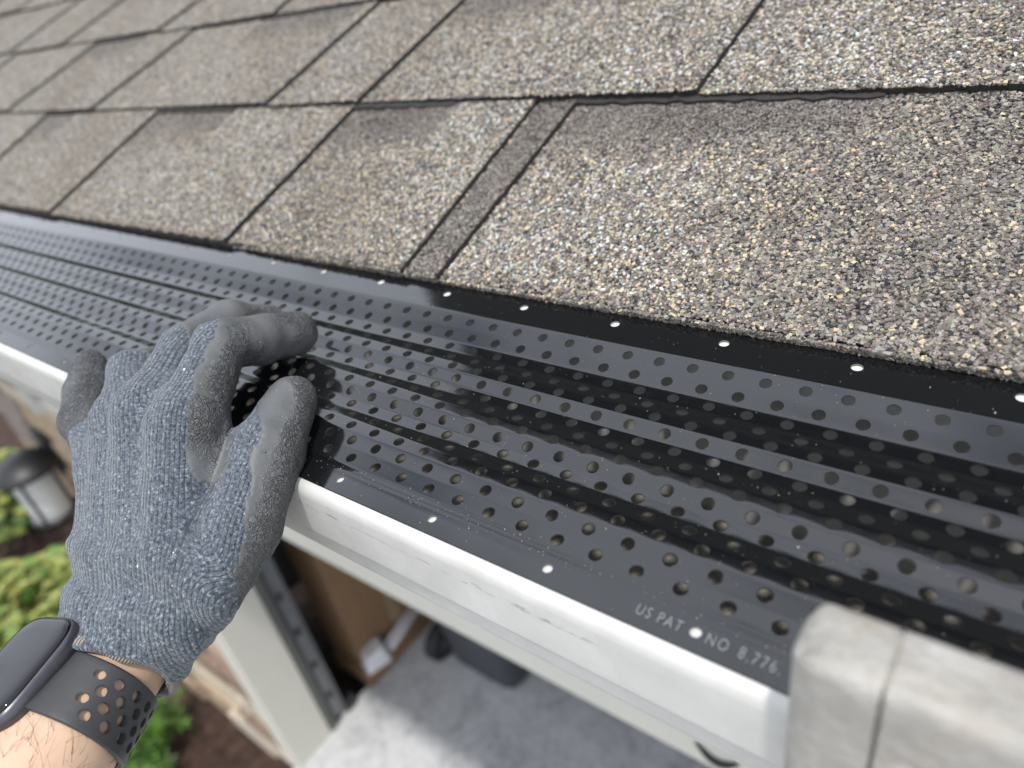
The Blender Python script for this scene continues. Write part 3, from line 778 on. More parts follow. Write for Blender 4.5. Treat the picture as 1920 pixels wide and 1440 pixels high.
GVv, GFf = surface_nets(glove_fn, hlo, hhi, 1.25); GVv = smoothv(GVv, GFf, 3)
fs, ft, fqd, fg = fields(GVv)

g = N('knit_yarn'); ua = g.attr('knit'); sx_ = g.n('ShaderNodeSeparateXYZ'); g.l(ua.outputs['Vector'], sx_.inputs[0])
wob = g.math('MULTIPLY', g.math('SUBTRACT', g.noise(120, 3), 0.5), 1.1)
ss_ = g.math('ADD', sx_.outputs[0], wob)
rib = g.math('ABSOLUTE', g.math('SINE', g.math('MULTIPLY', ss_, math.pi / 1.75)))
tt_ = g.math('ADD', sx_.outputs[1], g.math('MULTIPLY', rib, 0.55))
st = g.math('ADD', g.math('MULTIPLY', g.math('SINE', g.math('MULTIPLY', tt_, 2 * math.pi / 1.35)), 0.5), 0.5)
ribp = g.math('POWER', rib, 0.6)
hgt = g.math('ADD', g.math('MULTIPLY', ribp, 0.75), g.math('MULTIPLY', g.math('MULTIPLY', st, ribp), 0.35))
fuz = g.noise(1100, 3, 0.7); fz2 = g.noise(700, 4, 0.75)
hgt2 = g.math('ADD', hgt, g.math('MULTIPLY', fz2, 0.5))
c1 = g.ramp(fz2, [(0.32, (0.014, 0.018, 0.022)), (0.45, (0.078, 0.093, 0.112)), (0.56, (0.130, 0.152, 0.178)), (0.68, (0.36, 0.385, 0.41))])
blu = g.rng(g.noise(260, 2, 0.5), 0.73, 0.80, 0, .7); c1 = g.mix(blu, c1, (0.05, 0.08, 0.22))
wht = g.rng(g.noise(300, 1, 0.4), 0.80, 0.812); c1 = g.mix(wht, c1, (0.8, 0.8, 0.78))
c1 = g.mix(g.rng(g.noise(22, 4), 0.35, 0.65, 0, 0.35), c1, g.mix(1.0, c1, (0.72, 0.75, 0.82), 'MULTIPLY'))
gap = g.rng(hgt, 0.08, 0.55, 0.85, 0.0)
c1 = g.mix(gap, c1, (0.035, 0.042, 0.056))
g.col(c1); g.set(Roughness=0.95, Specular_IOR_Level=0.15, Sheen_Weight=0.25)
g.bump(hgt2, 0.0006, 0.95); M_KNIT = g.m

g = N('grey_latex_coating')
wr = g.n('ShaderNodeTexNoise'); wr.inputs['Scale'].default_value = 430; wr.inputs['Detail'].default_value = 1.0; wr.inputs['Distortion'].default_value = 1.6
g.l(g.tc.outputs['Object'], wr.inputs['Vector'])
msk = g.attr('crinkle')
mk = g.rng(g.math('ADD', msk.outputs['Fac'], g.math('MULTIPLY', g.math('SUBTRACT', g.noise(70, 3), 0.5), 0.5)), 0.28, 0.55, 0, 1, True)
wrn = g.rng(g.math('ABSOLUTE', g.math('SUBTRACT', wr.outputs['Fac'], 0.5)), 0.0, 0.13)
hh = g.math('ADD', g.math('MULTIPLY', wrn, mk), g.math('MULTIPLY', g.noise(140, 4, .65), 0.45))
c1 = g.mix(g.noise(60, 5), (0.082, 0.085, 0.087), (0.125, 0.129, 0.131)); dust = g.rng(g.noise(1300, 2, 0.5), 0.70, 0.76)
c1 = g.mix(g.math('MULTIPLY', mk, g.rng(wrn, 0.0, 0.5, 0.4, 0)), c1, (0.055, 0.056, 0.057))
c1 = g.mix(dust, c1, (0.42, 0.42, 0.41)); g.col(c1)
g.set(Roughness=g.rng(mk, 0, 1, 0.52, 0.66), Specular_IOR_Level=0.45)
g.bump(hh, 0.0011, 0.95); M_LATEX = g.m

g = N('skin'); sk = g.noise(35, 5, 0.6)
c1 = g.mix(sk, (0.55, 0.365, 0.25), (0.66, 0.465, 0.335)); c1 = g.mix(g.rng(g.noise(160, 4), 0.55, 0.75, 0, 0.4), c1, (0.52, 0.31, 0.215))
g.col(c1); g.set(Roughness=0.5, Subsurface_Weight=0.25, Subsurface_Scale=0.004, Specular_IOR_Level=0.35); g.b.inputs['Subsurface Radius'].default_value = (1, .35, .2)
g.bump(g.noise(900, 4, 0.7), 0.0002, 0.5); M_SKIN = g.m

PB = tuple(Wc)
person = thing('person', PB, 'left forearm and gloved hand of a person gripping the gutter guard', 'person')
# forearm: one continuous limb mesh
sA = np.concatenate([np.linspace(-22, 120, 60), np.linspace(126, 330, 30)]); K = 72
V = []; 
for s in sA:
    gr = 1 + 0.0042 * min(max(s, 0), 150)
    for j in range(K):
        a = 2 * math.pi * j / K; r_ = 1 + 0.010 * math.sin(3 * a + s * .05)
        V.append(Wc + AX * s + UX * 29.5 * gr * r_ * math.cos(a) + NX * 21 * gr * r_ * math.sin(a))
F = [(i * K + j, i * K + (j + 1) % K, (i + 1) * K + (j + 1) % K, (i + 1) * K + j) for i in range(len(sA) - 1) for j in range(K)]
F.append(tuple(range(K))[::-1]); F.append(tuple(range((len(sA) - 1) * K, len(sA) * K)))
mesh('forearm', np.array(V), F, M_SKIN, person, smooth=True)
glv = mesh('glove', GVv, GFf, M_KNIT, person, smooth=True, attrs={'knit': np.stack([fs, ft, fqd], 1)})
GP = sub(glv, PB)

# coating: dipped latex shell a little proud of the knit
def coat_mask(P):
    sh = P.shape[:-1]; Q = P.reshape(-1, 3).astype(float)
    d = hand_sdf(P).reshape(-1)
    m = np.full(len(Q), 20.0); near = np.abs(d) < 3.5
    Qn = Q[near]
    s, t, q, gprog = fields(Qn); fi = which_finger(Qn)
    X, Y, Z = Qn[:, 0], Qn[:, 1], Qn[:, 2]
    wob = 0.05 * np.sin(t * .45 + 2 * np.sin(s * .3)) + 0.022 * np.sin(t * 2.9 + 3 * np.sin(t * .37)) + 0.02 * np.sin(s * 1.7 + t)
    # threshold on the dorsal ratio: coated where q < thr
    thr = np.full(len(Qn), -0.25)
    thr = np.where(fi == 1, -0.05 + 1.5 * sstep(34, 66, gprog), thr)
    thr = np.where(fi == 2, 0.10 + 1.3 * sstep(34, 58, gprog), thr)
    thr = np.where(fi == 3, 0.0 + 1.3 * sstep(38, 60, gprog), thr)
    thr = np.where(fi == 4, -0.1 + 1.5 * sstep(14, 28, gprog), thr)
    thr = np.where(fi == 5, -0.50 + 0.55 * sstep(12, 52, gprog) + 1.5 * sstep(60, 80, gprog), thr)
    v = (q - thr - wob) * 9.0
    # the radial edge of the palm and the web are dipped too
    dw = caps(Qn, H['CB'], H['CT'], 11.0, 11.0)
    v = np.minimum(v, dw * 0.9 + 2 + wob * 9)
    sax = (Qn - Wc) @ AX
    v = np.maximum(v, (sax + 32 + 2.0 * np.sin(s * .3)) * 1.0)     # stops above the cuff
    m[near] = v
    return np.maximum(d - 0.35, np.minimum(m, 20)).reshape(sh).astype(np.float32)
CV, CF = surface_nets(lambda P: np.maximum(coat_mask(P), -(hand_sdf(P) + 1.6)), hlo, hhi, 1.25); CV = smoothv(CV, CF, 3)
cs_, ct_, cq_, cg_ = fields(CV); cf_ = which_finger(CV)
crk = 0.50 - 0.35 * cq_
crk = np.where(cf_ == 5, 0.12 - 0.50 * cq_ + 0.40 * sstep(74, 92, cg_), crk)
crk = np.where((cf_ == 1) | (cf_ == 2), 0.15 - 0.48 * cq_ + 0.40 * sstep(66, 88, cg_), crk); dcb = caps(CV, H['CB'], H['CT'], 0, 0); crk = np.where(cf_ == 0, crk * sstep(14, 20, dcb) + (0.33 - 0.045 * ((CV - H['CB']) @ UX)) * (1 - sstep(14, 20, dcb)), crk); crk = np.where(cf_ == 4, 0.45, crk)
mesh('latex_coating', CV, CF, M_LATEX, GP, smooth=True, attrs={'crinkle': crk})
M_BIND = N('beige_overlock_thread'); aa = M_BIND.attr('ang')
w_ = M_BIND.math('ADD', M_BIND.math('MULTIPLY', M_BIND.math('SINE', M_BIND.math('MULTIPLY', aa.outputs['Fac'], 150.0)), 0.5), 0.5)
M_BIND.col(M_BIND.mix(w_, (0.10, 0.09, 0.08), (0.36, 0.33, 0.29))); M_BIND.set(Roughness=0.95); M_BIND.bump(w_, 0.0005); M_BIND = M_BIND.m
V = []; ang_ = []; K2 = 160; prf = [(-5.5, 0.8), (-4.6, 1.7), (-2.5, 2.1), (-0.6, 1.7), (0.3, 0.4), (-0.4, -1.0), (-3, -1.6), (-5.2, -0.8)]
for (ps, pr_) in prf:
    for j in range(K2):
        a = 2 * math.pi * j / K2; w0 = 0.7 * math.sin(5 * a) + 0.5 * math.sin(9 * a + 1)
        V.append(Wc + AX * (END + 5.5 * max(-.4, math.sin(a)) + ps + w0) + UX * (33.6 + pr_) * math.cos(a) + NX * (25.4 + pr_) * math.sin(a)); ang_.append(a)
F = [((i % 8) * K2 + j, (i % 8) * K2 + (j + 1) % K2, ((i + 1) % 8) * K2 + (j + 1) % K2, ((i + 1) % 8) * K2 + j) for i in range(8) for j in range(K2)]
mesh('cuff_binding', np.array(V), F, M_BIND, GP, smooth=True, attrs={'ang': np.array(ang_)})

# arm hair
M_HAIR = simple('arm_hair', (0.055, 0.032, 0.018), 0.5)
hv, hf = [], []
for i in range(1000):
    s = random.uniform(24, 150); a = random.uniform(-0.2, math.pi * 1.05) if random.random() < .75 else random.uniform(0, 6.28)
    gr = 1 + 0.0042 * s
    def sp(s, a, h): 
        g_ = 1 + 0.0042 * min(max(s, 0), 150); return Wc + AX * s + UX * (29.5 * g_ + h) * math.cos(a) + NX * (21 * g_ + h) * math.sin(a)
    L = random.uniform(6, 15); dirn = random.uniform(-1.1, 0.3); P = []
    cv = random.uniform(-.03, .03)
    for t in np.linspace(0, 1, 5):
        P.append(sp(s + L * t * math.cos(dirn) * (-1 if s < 45 else 1) * 0.8, a + L * t * math.sin(dirn) / 30 + cv * t * t * 8, -0.2 + (2.6 if s < 40 else 1.8) * math.sin(t * 2.2)))
    v, f = tube(P, [0.06, 0.057, 0.05, 0.04, 0.015], 3, False); n0 = len(hv); hv += v; hf += [tuple(q + n0 for q in x) for x in f]
tag(mesh('arm_hair', np.array(hv), np.array(hf), M_HAIR, person, smooth=True), kind='stuff')

# ------------------------------------------------------------------ wristwatch
wb = tuple(Wc + AX * 13)
wt = thing('wristwatch', wb, 'dark smartwatch with black perforated sport band on the wrist below the glove', 'watch')
M_STRAP = simple('black_fluoroelastomer', (0.030, 0.031, 0.034), 0.5, scale=200, var=0.2)
# band as perforated sheet wrapped on the wrist
RU, RN, ST = 30.3, 21.8, 2.3
na = 721; aa = np.linspace(0, 2 * np.pi, na); pu, pn = RU * np.cos(aa), RN * np.sin(aa)
al = np.concatenate([[0], np.cumsum(np.hypot(np.diff(pu), np.diff(pn)))]); PER = al[-1]
def wmap(l, v, off):
    a = np.interp(l % PER, al, aa); gs = 1 + 0.0042 * (v + 12)
    nu, nn = np.cos(a) / RU, np.sin(a) / RN; m = np.hypot(nu, nn); nu, nn = nu / m, nn / m
    p = Wc + AX * (13 + v)[:, None] + UX * (RU * gs * np.cos(a) + nu * off)[:, None] + NX * (RN * gs * np.sin(a) + nn * off)[:, None]
    return p, UX * nu[:, None] + NX * nn[:, None]
SV, SF, SN = [], [], []; sb = 0
def sadd(l, v, off, flip=1):
    global sb
    p, n = wmap(l, v, off); SV.append(p); SN.append(n * flip); s = sb; sb += len(p); return s
crown = PER * 0.25   # back of the hand direction (NX)
rows_ = [(-9.2, -4.6, 0.0), (-4.6, 0.0, .5), (0.0, 4.6, 0.0), (4.6, 9.2, .5)]
hp = 7.4; nh = int((PER - 44) / hp)
l0 = crown + 21
c16, s16 = np.cos(ang), np.sin(ang); kk16 = 1 / np.maximum(np.abs(c16), np.abs(s16))
sfill = []
for (va, vb, sf) in rows_:
    vc = (va + vb) / 2; hv_ = (vb - va) / 2
    if sf: sfill.append((va, vb))
    lc = l0 + hp * (np.arange(nh) + 0.5) + (sf * hp if sf else 0)
    # alternate cells carry a hole; the first and last stay plain
    for i, l in enumerate(lc):
        hole = 0 < i < nh - 1
        rad = 2.05 if hole else 0.05
        ox, oy = c16 * kk16 * hp / 2, s16 * kk16 * hv_
        A0 = sadd(l + ox, vc + oy, ST); A1 = sadd(l + c16 * rad, vc + s16 * rad, ST)
        A1b = sadd(l + c16 * rad, vc + s16 * rad, ST, 1); A2 = sadd(l + c16 * (rad - .12), vc + s16 * (rad - .12), 0.0)
        for j in range(ring):
            j2 = (j + 1) % ring
            SF.append((A0 + j, A0 + j2, A1 + j2, A1 + j)); SF.append((A1b + j, A1b + j2, A2 + j2, A2 + j))
def sstrip(la, lb, prof, n=90):
    ls = np.linspace(la, lb, n); st_ = None; m = len(prof)
    l = np.repeat(ls, m); v = np.tile([p[0] for p in prof], n); o = np.tile([p[1] for p in prof], n)
    p, nn = wmap(l, v, o); 
    global sb
    SV.append(p); q = nn.copy()
    for j, pf in enumerate(prof):
        q[j::m] = q[j::m] * pf[2] + AX * pf[3]
    q /= np.linalg.norm(q, axis=1)[:, None]; SN.append(q); s = sb; sb += len(p)
    for i in range(n - 1):
        for j in range(m - 1):
            a = s + i * m + j; SF.append((a, a + m, a + m + 1, a + 1))
sstrip(l0 - 8, crown + PER - 21 + 8, [(9.2, ST, 1, 0), (11.2, ST, 1, 0.05), (11.8, ST - .3, .7, .7), (12, ST - .8, 0, 1), (12, 0.0, 0, 1)])
sstrip(l0 - 8, crown + PER - 21 + 8, [(-9.2, ST, 1, 0), (-11.2, ST, 1, -0.05), (-11.8, ST - .3, .7, -.7), (-12, ST - .8, 0, -1), (-12, 0.0, 0, -1)])
for (va, vb) in sfill: sstrip(l0, l0 + hp / 2, [(va, ST, 1, 0), (vb, ST, 1, 0)], 4)
sstrip(l0 - 8, l0 + 0.0, [(-9.2, ST, 1, 0), (0, ST, 1, 0), (9.2, ST, 1, 0)], 8)
sstrip(l0 + nh * hp, crown + PER - 21 + 8, [(-9.2, ST, 1, 0), (0, ST, 1, 0), (9.2, ST, 1, 0)], 8)
mesh('strap', np.concatenate(SV), SF, M_STRAP, wt, smooth=True, nrm=np.concatenate(SN))
# case: superellipse slab
WPH = R(14); WN = NX * math.cos(WPH) - UX * math.sin(WPH); WU = UX * math.cos(WPH) + NX * math.sin(WPH); WC0 = Wc + AX * 13 + UX * 4.5 + NX * 0.7
def slab(hu, hs, prof_, e=4.2, k=96):
    V = []; F = []
    for (ins, h) in prof_:
        for j in range(k):
            a = 2 * math.pi * j / k; c, s = math.cos(a), math.sin(a)
            r_ = (abs(c) ** e + abs(s) ** e) ** (-1 / e)
            V.append(WC0 + WU * (hu - ins) * r_ * c + AX * (hs - ins) * r_ * s + WN * (h - 1.5))
    for i in range(len(prof_) - 1):
        for j in range(k):
            a = i * k + j; b = i * k + (j + 1) % k; F.append((a, b, b + k, a + k))
    F.append(tuple(range(k))[::-1]); F.append(tuple(range((len(prof_) - 1) * k, len(prof_) * k)))
    return np.array(V), F
M_CASE = simple('space_grey_aluminium', (0.10, 0.10, 0.11), 0.33, 0.85, scale=500, var=0.05)
g = N('watch_glass'); g.col((0.004, 0.004, 0.005)); g.set(Roughness=0.04, Specular_IOR_Level=0.45); M_GLASS = g.m
mesh('case', *slab(19.2, 22.5, [(4, 22.3), (1.2, 23.2), (0.2, 25.2), (0, 27.5), (0.25, 29.6), (1.0, 31.2), (2.0, 31.9)]), M_CASE, wt, smooth=True)
mesh('screen', *slab(17.6, 20.9, [(0.0, 31.6), (0.2, 32.2), (0.9, 32.7), (2.4, 33.05), (6.0, 33.2)]), M_GLASS, wt, smooth=True)

# ------------------------------------------------------------------ ladder top (galvanised)
g = N('weathered_ladder_metal'); q = g.noise(28, 6, 0.65)
c1 = g.mix(g.rng(q, .3, .7), (0.30, 0.285, 0.255), (0.50, 0.485, 0.45)); c1 = g.mix(g.rng(g.noise(60, 5, .7), 0.54, 0.70, 0, 0.45), c1, (0.30, 0.235, 0.18))
c1 = g.mix(g.rng(g.noise(45, 4, .7, mapping=(1, 1, 2)), 0.58, 0.66, 0, 0.5), c1, (0.66, 0.66, 0.65))
g.col(c1); g.set(Roughness=g.rng(q, .3, .7, 0.35, 0.55), Metallic=0.15); g.bump(g.noise(110, 6, 0.7), 0.003, 0.8); M_LAD = g.m
ld = thing('ladder', (100, -400, 0), 'weathered metal ladder top leaning at the gutter in the right foreground', 'ladder')
# rounded bar: profile in y,z swept along x with rounded end
def bar(x0, x1, yb, yf, zt, zbm, r, rend):
    pf = []
    for a in np.linspace(0, math.pi / 2, 7): pf.append((yf + r - r * math.cos(a) , zt - r + r * math.sin(a)))
    for a in np.linspace(0, math.pi / 2, 7): pf.append((yb - r + r * math.sin(a), zt - r + r * math.cos(a)))
    pf.append((yb, zbm)); pf.append((yf, zbm))
    pf = np.array(pf); cy, V, n = (yb + yf) / 2, [], len(pf)
    xs_ = []
    for a in np.linspace(0, math.pi / 2, 8):
        t = rend * (1 - math.sin(a)); sc = math.cos(a) * rend
        xs_.append((x0 + t, sc))
    xs_ = xs_[::-1]
    for (x, ins) in xs_[:: 1]:
        pass
    for a in np.linspace(0, math.pi / 2, 8):
        x = x0 + rend * (1 - math.sin(a)); ins = rend * (1 - math.cos(math.pi / 2 - a))
        ins = rend - math.sqrt(max(rend ** 2 - (rend - (x - x0)) ** 2, 0))
        P = pf.copy()
        P[:, 0] = np.clip(P[:, 0], yf + ins, yb - ins); P[:, 1] = np.minimum(P[:, 1], zt - ins)
        V.append((x, P))
    V = sorted(V, key=lambda q: q[0]); V.append((x1, pf))
    VV = [(x, p[0], p[1]) for x, P in V for p in P]; F = []
    for i in range(len(V) - 1):
        for j in range(n):
            a = i * n + j; b = i * n + (j + 1) % n; F.append((a, a + n, b + n, b))
    F.append(tuple(range(n))); F.append(tuple(range((len(V) - 1) * n, len(V) * n))[::-1])
    return VV, F
LZ = 2650.0
mesh('top_bar', *bar(-26.4, -8.4, -8.0, -26.5, LZ, 2480, 4.0, 8), M_LAD, ld, smooth=True)
mesh('top_bar', *bar(-7.7, 330, -8.0, -26.5, LZ, 2480, 4.0, 0.6), M_LAD, ld, smooth=True)
mesh('joint_seam', *box(-11, -5, -24, -10.5, 2490, LZ - 0.9), M_LAD, ld)
for xx in (0, 300):
    v, f = sbox((xx + 10, -600, 0), (xx + 10, -34, 2480), 12, 34); mesh('side_rail', v, f, M_LAD, ld)
for k in range(8):
    z = 280 + k * 290; t = z / 2480; y = -600 + 566 * t
    mesh('rung', *tube([(10, y, z), (310, y, z)], 15, 12), M_LAD, ld)
for o in ld['o'].children:
    if o.name.startswith('top_bar'):
        e_ = o.modifiers.new('e', 'EDGE_SPLIT'); e_.split_angle = R(50)

# ------------------------------------------------------------------ garage contents
g = N('cardboard'); c1 = g.mix(g.noise(6, 5), (0.20, 0.115, 0.058), (0.27, 0.165, 0.085)); c1 = g.mix(g.rng(g.noise(30, 4, mapping=(1, 1, .05)), .4, .7, 0, .3), c1, (0.15, 0.085, 0.045))
g.col(c1); g.set(Roughness=0.85); M_CARD = g.m
tb = thing('cardboard_box', (-2220, 1050, 0), 'tall brown cardboard box standing inside the garage behind the jamb', 'box')
mesh('body', *box(-2330, -2110, 842, 1330, 2, 1500, 4), M_CARD, tb)
mesh('flap', *box(-2325, -2115, 836, 841, 1350, 1530), M_CARD, tb)
M_TAPE = simple('packing_tape', (0.30, 0.22, 0.13), 0.3)
mesh('packing_tape', *box(-2108.6, -2107.8, 1060, 1115, 4, 1498), M_TAPE, tb)
lb = thing('cardboard_box', (-2180, 1000, 0), 'low flat brown cardboard carton on the garage floor under the white tool', 'box')
mesh('body', *box(-2300, -2057, 817, 840, 0, 92, 2), M_CARD, lb)
mesh('side_panel', *box(-2100, -2057, 842, 1240, 0, 92, 2), M_CARD, lb)

M_WPL = simple('white_plastic', (0.62, 0.61, 0.63), 0.4, scale=10)
wtl = thing('snow_brush', (-2080, 930, 94), 'white plastic long handled tool lying on the flat carton', 'tool')
hv_ = []
def quadhex(pts_b, pts_t):
    V = list(pts_b) + list(pts_t); return V, [(3, 2, 1, 0), (4, 5, 6, 7), (0, 1, 5, 4), (1, 2, 6, 5), (2, 3, 7, 6), (3, 0, 4, 7)]
v, f = quadhex([(-2150, 845, 94), (-2040, 815, 94), (-2005, 935, 94), (-2110, 985, 94)], [(-2130, 862, 175), (-2056, 842, 175), (-2030, 925, 190), (-2100, 960, 190)])
hd = mesh('head', v, f, M_WPL, wtl); bv = hd.modifiers.new('b', 'BEVEL'); bv.width = .012; bv.segments = 3
mesh('knob', *tube([(-2135, 905, 150), (-2165, 985, 165)], [26, 22], 14), M_WPL, wtl, smooth=True)
for dx in (0, 34): mesh('handle', *tube([(-2070 + dx, 955, 130), (-2092 + dx, 1100, 132), (-2110 + dx, 1330, 150)], 13, 12), M_WPL, wtl, smooth=True)

M_BIN = simple('dark_grey_bin_plastic', (0.045, 0.049, 0.058), 0.5, scale=20, var=0.15)
bn = thing('wheeled_bin', (-1530, 1350, 0), 'dark grey wheeled refuse bin standing in the garage beside the boxes', 'bin')
V = []; F = []; kx = 40
for (z, hx, hy) in ((4, 168, 205), (30, 185, 222), (300, 195, 250), (800, 240, 300), (980, 255, 318), (985, 275, 335), (1020, 278, 338)):
    for j in range(kx):
        a = 2 * math.pi * j / kx; c, s = math.cos(a), math.sin(a); r_ = (abs(c) ** 9 + abs(s) ** 9) ** (-1 / 9)
        V.append((-1640 + hx * r_ * c, 1330 + hy * r_ * s, z))
n_ = len(V) // kx
for i in range(n_ - 1):
    for j in range(kx): a = i * kx + j; b = i * kx + (j + 1) % kx; F.append((a, b, b + kx, a + kx))
F.append(tuple(range(kx))[::-1])
mesh('body', V, F, M_BIN, bn, smooth=True)
V2 = []; F2 = []
for (z, hx, hy) in ((1022, 282, 342), (1045, 280, 340), (1075, 240, 300), (1085, 120, 150)):
    for j in range(kx):
        a = 2 * math.pi * j / kx; c, s = math.cos(a), math.sin(a); r_ = (abs(c) ** 9 + abs(s) ** 9) ** (-1 / 9)
        V2.append((-1640 + hx * r_ * c, 1330 + hy * r_ * s, z))
for i in range(3):
    for j in range(kx): a = i * kx + j; b = i * kx + (j + 1) % kx; F2.append((a, b, b + kx, a + kx))
F2.append(tuple(range(kx))[::-1]); F2.append(tuple(range(3 * kx, 4 * kx)))
mesh('lid', V2, F2, M_BIN, bn, smooth=True)
for yy in (1130, 1450):
    wh = mesh('wheel', *tube([(-1905, yy, 100), (-1895, yy, 100), (-1855, yy, 100), (-1845, yy, 100)], [86, 98, 98, 86], 36), M_DK, bn)
    mesh('hub', *tube([(-1844, yy, 100), (-1838, yy, 100)], [34, 28], 20), M_BIN, sub(wh, bn['_b']))
    mesh('hub', *tube([(-1912, yy, 100), (-1906, yy, 100)], [28, 34], 20), M_BIN, sub(wh, bn['_b']))
mesh('axle', *tube([(-1840, 1130, 100), (-1840, 1450, 100)], 11, 10), M_GALV, bn)
mesh('handle', *tube([(-1925, 1200, 1000), (-1945, 1200, 1010), (-1945, 1480, 1010), (-1925, 1480, 1000)], 14, 10), M_BIN, bn, smooth=True)

# ------------------------------------------------------------------ wall lantern
LX, LY = -2688, 290
ln = thing('wall_lantern', (LX, LY, 1290), 'black capped wall lantern with frosted white glass on the stone pier', 'lantern')
M_BLK = simple('lantern_black_metal', (0.028, 0.028, 0.030), 0.45, 0.3, scale=30)
g = N('frosted_glass'); g.col((0.60, 0.60, 0.58)); g.set(Roughness=0.35, Transmission_Weight=0.15, Subsurface_Weight=0.0); M_FROST = g.m
mesh('cap', *lathe([(20, 62), (60, 52), (104, 22), (112, 8), (112, 0), (96, -6), (84, -10)], (LX, LY, 1490), 40), M_BLK, ln, smooth=True)
mesh('glass', *lathe([(66, -196), (70, -190), (70, -12), (66, -8)], (LX, LY, 1490), 40), M_FROST, ln, smooth=True)
for k in range(4):
    a = math.pi / 4 + k * math.pi / 2; mesh('frame_bar', *box(LX + 76 * math.cos(a) - 4, LX + 76 * math.cos(a) + 4, LY + 76 * math.sin(a) - 4, LY + 76 * math.sin(a) + 4, 1290, 1480), M_BLK, ln)
mesh('base_ring', *lathe([(60, -212), (80, -206), (82, -194), (66, -190)], (LX, LY, 1490), 40), M_BLK, ln, smooth=True)
mesh('wall_arm', *box(LX - 12, LX + 12, LY + 95, 385, 1492, 1522, 3), M_BLK, ln)
mesh('back_plate', *box(LX - 55, LX + 55, 374, 386, 1400, 1600, 3), M_BLK, ln)

# ------------------------------------------------------------------ plants
def leafmat(n, a, b):
    g = N(n); g.col(g.mix(g.rng(g.noise(9, 4), .35, .65), a, b)); g.set(Roughness=0.45, Subsurface_Weight=0.0)
    g.b.inputs['Transmission Weight'].default_value = 0.0
    return g.m
M_L1 = leafmat('yellow_green_leaf', (0.42, 0.41, 0.10), (0.22, 0.28, 0.06))
M_L2 = leafmat('bright_green_leaf', (0.08, 0.20, 0.03), (0.17, 0.31, 0.05))
M_L3 = leafmat('dark_green_leaf', (0.035, 0.09, 0.018), (0.08, 0.15, 0.03))
M_STEM = simple('woody_stem', (0.07, 0.045, 0.03), 0.9)
def shrub(c, rx, ry, h, n, ll, lw, mats, label, group='shrubs in the mulch bed'):
    t = thing('shrub', c, label, 'shrub', group)
    V, F, MI = [], [], []; SVs, SFs = [], []
    for i in range(n):
        th = random.uniform(0, 2 * math.pi); ph = random.uniform(0, 1) ** 0.6; rr = 0.55 + 0.45 * random.random()
        zz = math.sin(ph * math.pi / 2)
        lump = 1 + 0.22 * math.sin(th * 3 + c[0]) + 0.15 * math.sin(th * 7 + ph * 5)
        p = Vector((c[0] + rx * lump * rr * math.cos(th) * math.sqrt(max(0, 1 - zz * zz * .85)), c[1] + ry * lump * rr * math.sin(th) * math.sqrt(max(0, 1 - zz * zz * .85)), c[2] + h * (0.15 + 0.85 * zz * rr)))
        up = Vector((0.6 * math.cos(th) * (1 - zz), .6 * math.sin(th) * (1 - zz), 1)).normalized()
        s1 = up.orthogonal().normalized(); s2 = up.cross(s1); m0 = random.choices(range(len(mats)), [3, 1.3][:len(mats)])[0]; a0 = random.uniform(0, 6.28)
        for k in range(7):
            a = a0 + k * 2 * math.pi / 7 + random.uniform(-.2, .2); d = (s1 * math.cos(a) + s2 * math.sin(a)) * 0.9 + up * random.uniform(.15, .7); d.normalize()
            w = d.cross(up).normalized() * lw * .5; L = ll * random.uniform(.7, 1.15); b = len(V)
            V += [tuple(p), tuple(p + d * L * .5 + w + up * 3), tuple(p + d * L - up * L * .12), tuple(p + d * L * .5 - w + up * 3)]
            F.append((b, b + 1, b + 2, b + 3)); MI.append(m0)
        if i % 12 == 0:
            v, f = tube([(c[0] + random.uniform(-30, 30), c[1] + random.uniform(-30, 30), c[2] - 5), tuple(Vector(c) * .4 + p * .6 + Vector((0, 0, -20))), tuple(p)], [7, 5, 2], 5); b = len(SVs); SVs += v; SFs += [tuple(q + b for q in x) for x in f]
    o = mesh('foliage', V, F, parent=t, mats=mats, midx=MI); o['kind'] = 'stuff'
    mesh('stem', SVs, SFs, M_STEM, t)
SH = [((-4000, 480, -150), 330, 300, 420, 560, 52, 20, [M_L1, M_L2], 'yellow green shrub behind the lantern glass'),
      ((-3850, -60, -150), 300, 260, 380, 520, 50, 18, [M_L1, M_L2], 'low yellow green shrub right beside the edge of the glove cuff'),
      ((-4250, 60, -150), 400, 380, 440, 620, 52, 20, [M_L1, M_L2], 'yellow green shrub in the mulch below the wall lantern'),
      ((-5300, 520, -150), 480, 420, 520, 520, 55, 22, [M_L1, M_L3], 'yellow green shrub farthest left at the photo edge, above the lantern'),
      ((-4700, -420, -150), 480, 420, 440, 760, 60, 13, [M_L2, M_L3], 'bright green feathery shrub at the left edge left of the glove'),
      ((-3750, 250, -150), 300, 260, 360, 440, 50, 20, [M_L1, M_L2], 'small yellow green shrub between the pier and the glove'),
      ((-2850, 40, -150), 210, 210, 300, 520, 62, 11, [M_L2, M_L3], 'bright green fine leaved plant at the foot of the pier below the watch band'),
      ((-3500, -330, -150), 330, 300, 360, 560, 60, 12, [M_L2, M_L3], 'green fine leaved plant partly hidden behind the wristwatch'),
      ((-6300, 200, -150), 520, 480, 620, 480, 58, 22, [M_L2, M_L3], 'dark green shrub far back at the left photo edge')]
for s_ in SH: shrub(*s_)
M_ROCK = simple('pale_rock', (0.45, 0.44, 0.42), 0.8, scale=20, var=0.25)
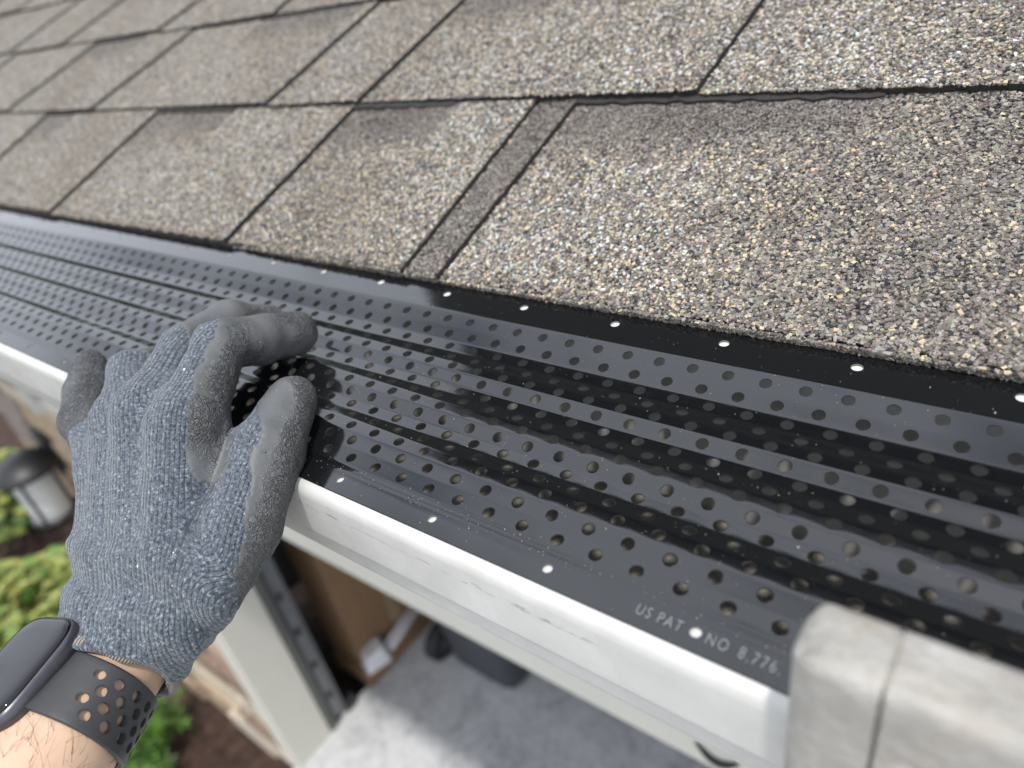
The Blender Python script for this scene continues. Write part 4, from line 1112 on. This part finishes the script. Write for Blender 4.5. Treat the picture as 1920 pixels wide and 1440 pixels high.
for (c, r_, lab) in (((-3820, 60, -120), 85, 'pale rock in the mulch above the glove cuff'), ((-3950, -200, -120), 95, 'pale rock half hidden behind the top of the watch')):
    V = icoV * np.array([1.3, 1, .7]) * RNG.uniform(.85, 1.1, (12, 1)) * r_ + np.array(c)
    o = mesh('rock', V, icoF, M_ROCK, smooth=True); tag(o, lab, 'rock', 'pale rocks in the mulch'); sm = o.modifiers.new('s', 'SUBSURF'); sm.levels = 2; sm.render_levels = 2

# ------------------------------------------------------------------ trees behind the house on the left (they darken the low reflections in the guard)
TR = [((-9000, 7600, -190), 6800, 'tall dark tree beyond the roof, nearest the upper storey'), ((-12500, 8600, -190), 7200, 'tall dark tree beyond the roof, second from the upper storey'),
      ((-16000, 8200, -190), 7000, 'tall dark tree beyond the roof, third from the upper storey'), ((-20000, 8400, -190), 7400, 'tall dark tree beyond the roof, fourth from the upper storey'),
      ((-24500, 8200, -190), 7600, 'tall dark tree beyond the roof, farthest from the upper storey')]
for (c, hh_, lab) in TR:
    t = thing('tree', c, lab, 'tree', 'trees beyond the roof')
    mesh('trunk', *tube([c, (c[0] + 60, c[1], hh_ * .35), (c[0] - 40, c[1] + 40, hh_ * .75)], [210, 150, 60], 10), M_STEM, t, smooth=True)
    n = 5200; dirs = RNG.normal(size=(n, 3)); dirs /= np.linalg.norm(dirs, axis=1)[:, None]; rad = RNG.uniform(.45, 1, n) ** .5
    lump = 1 + .18 * np.sin(dirs[:, 0] * 5 + c[0]) * np.sin(dirs[:, 2] * 6) + .12 * np.sin(dirs[:, 1] * 9)
    ctr = dirs * (rad * lump)[:, None] * np.array([2100, 1900, hh_ * .36]) + np.array([c[0], c[1], hh_ * .6])
    a_ = RNG.normal(size=(n, 3)); b_ = RNG.normal(size=(n, 3)); a_ /= np.linalg.norm(a_, axis=1)[:, None]; b_ /= np.linalg.norm(b_, axis=1)[:, None]
    q_ = np.stack([ctr - a_ * 130, ctr + b_ * 80, ctr + a_ * 130, ctr - b_ * 80], 1).reshape(-1, 3)
    o = mesh('crown', q_, np.arange(4 * n).reshape(-1, 4), M_L3, t); o['kind'] = 'stuff'

print('tris', sum(len(o.data.polygons) for o in bpy.data.objects if o.type == 'MESH'))
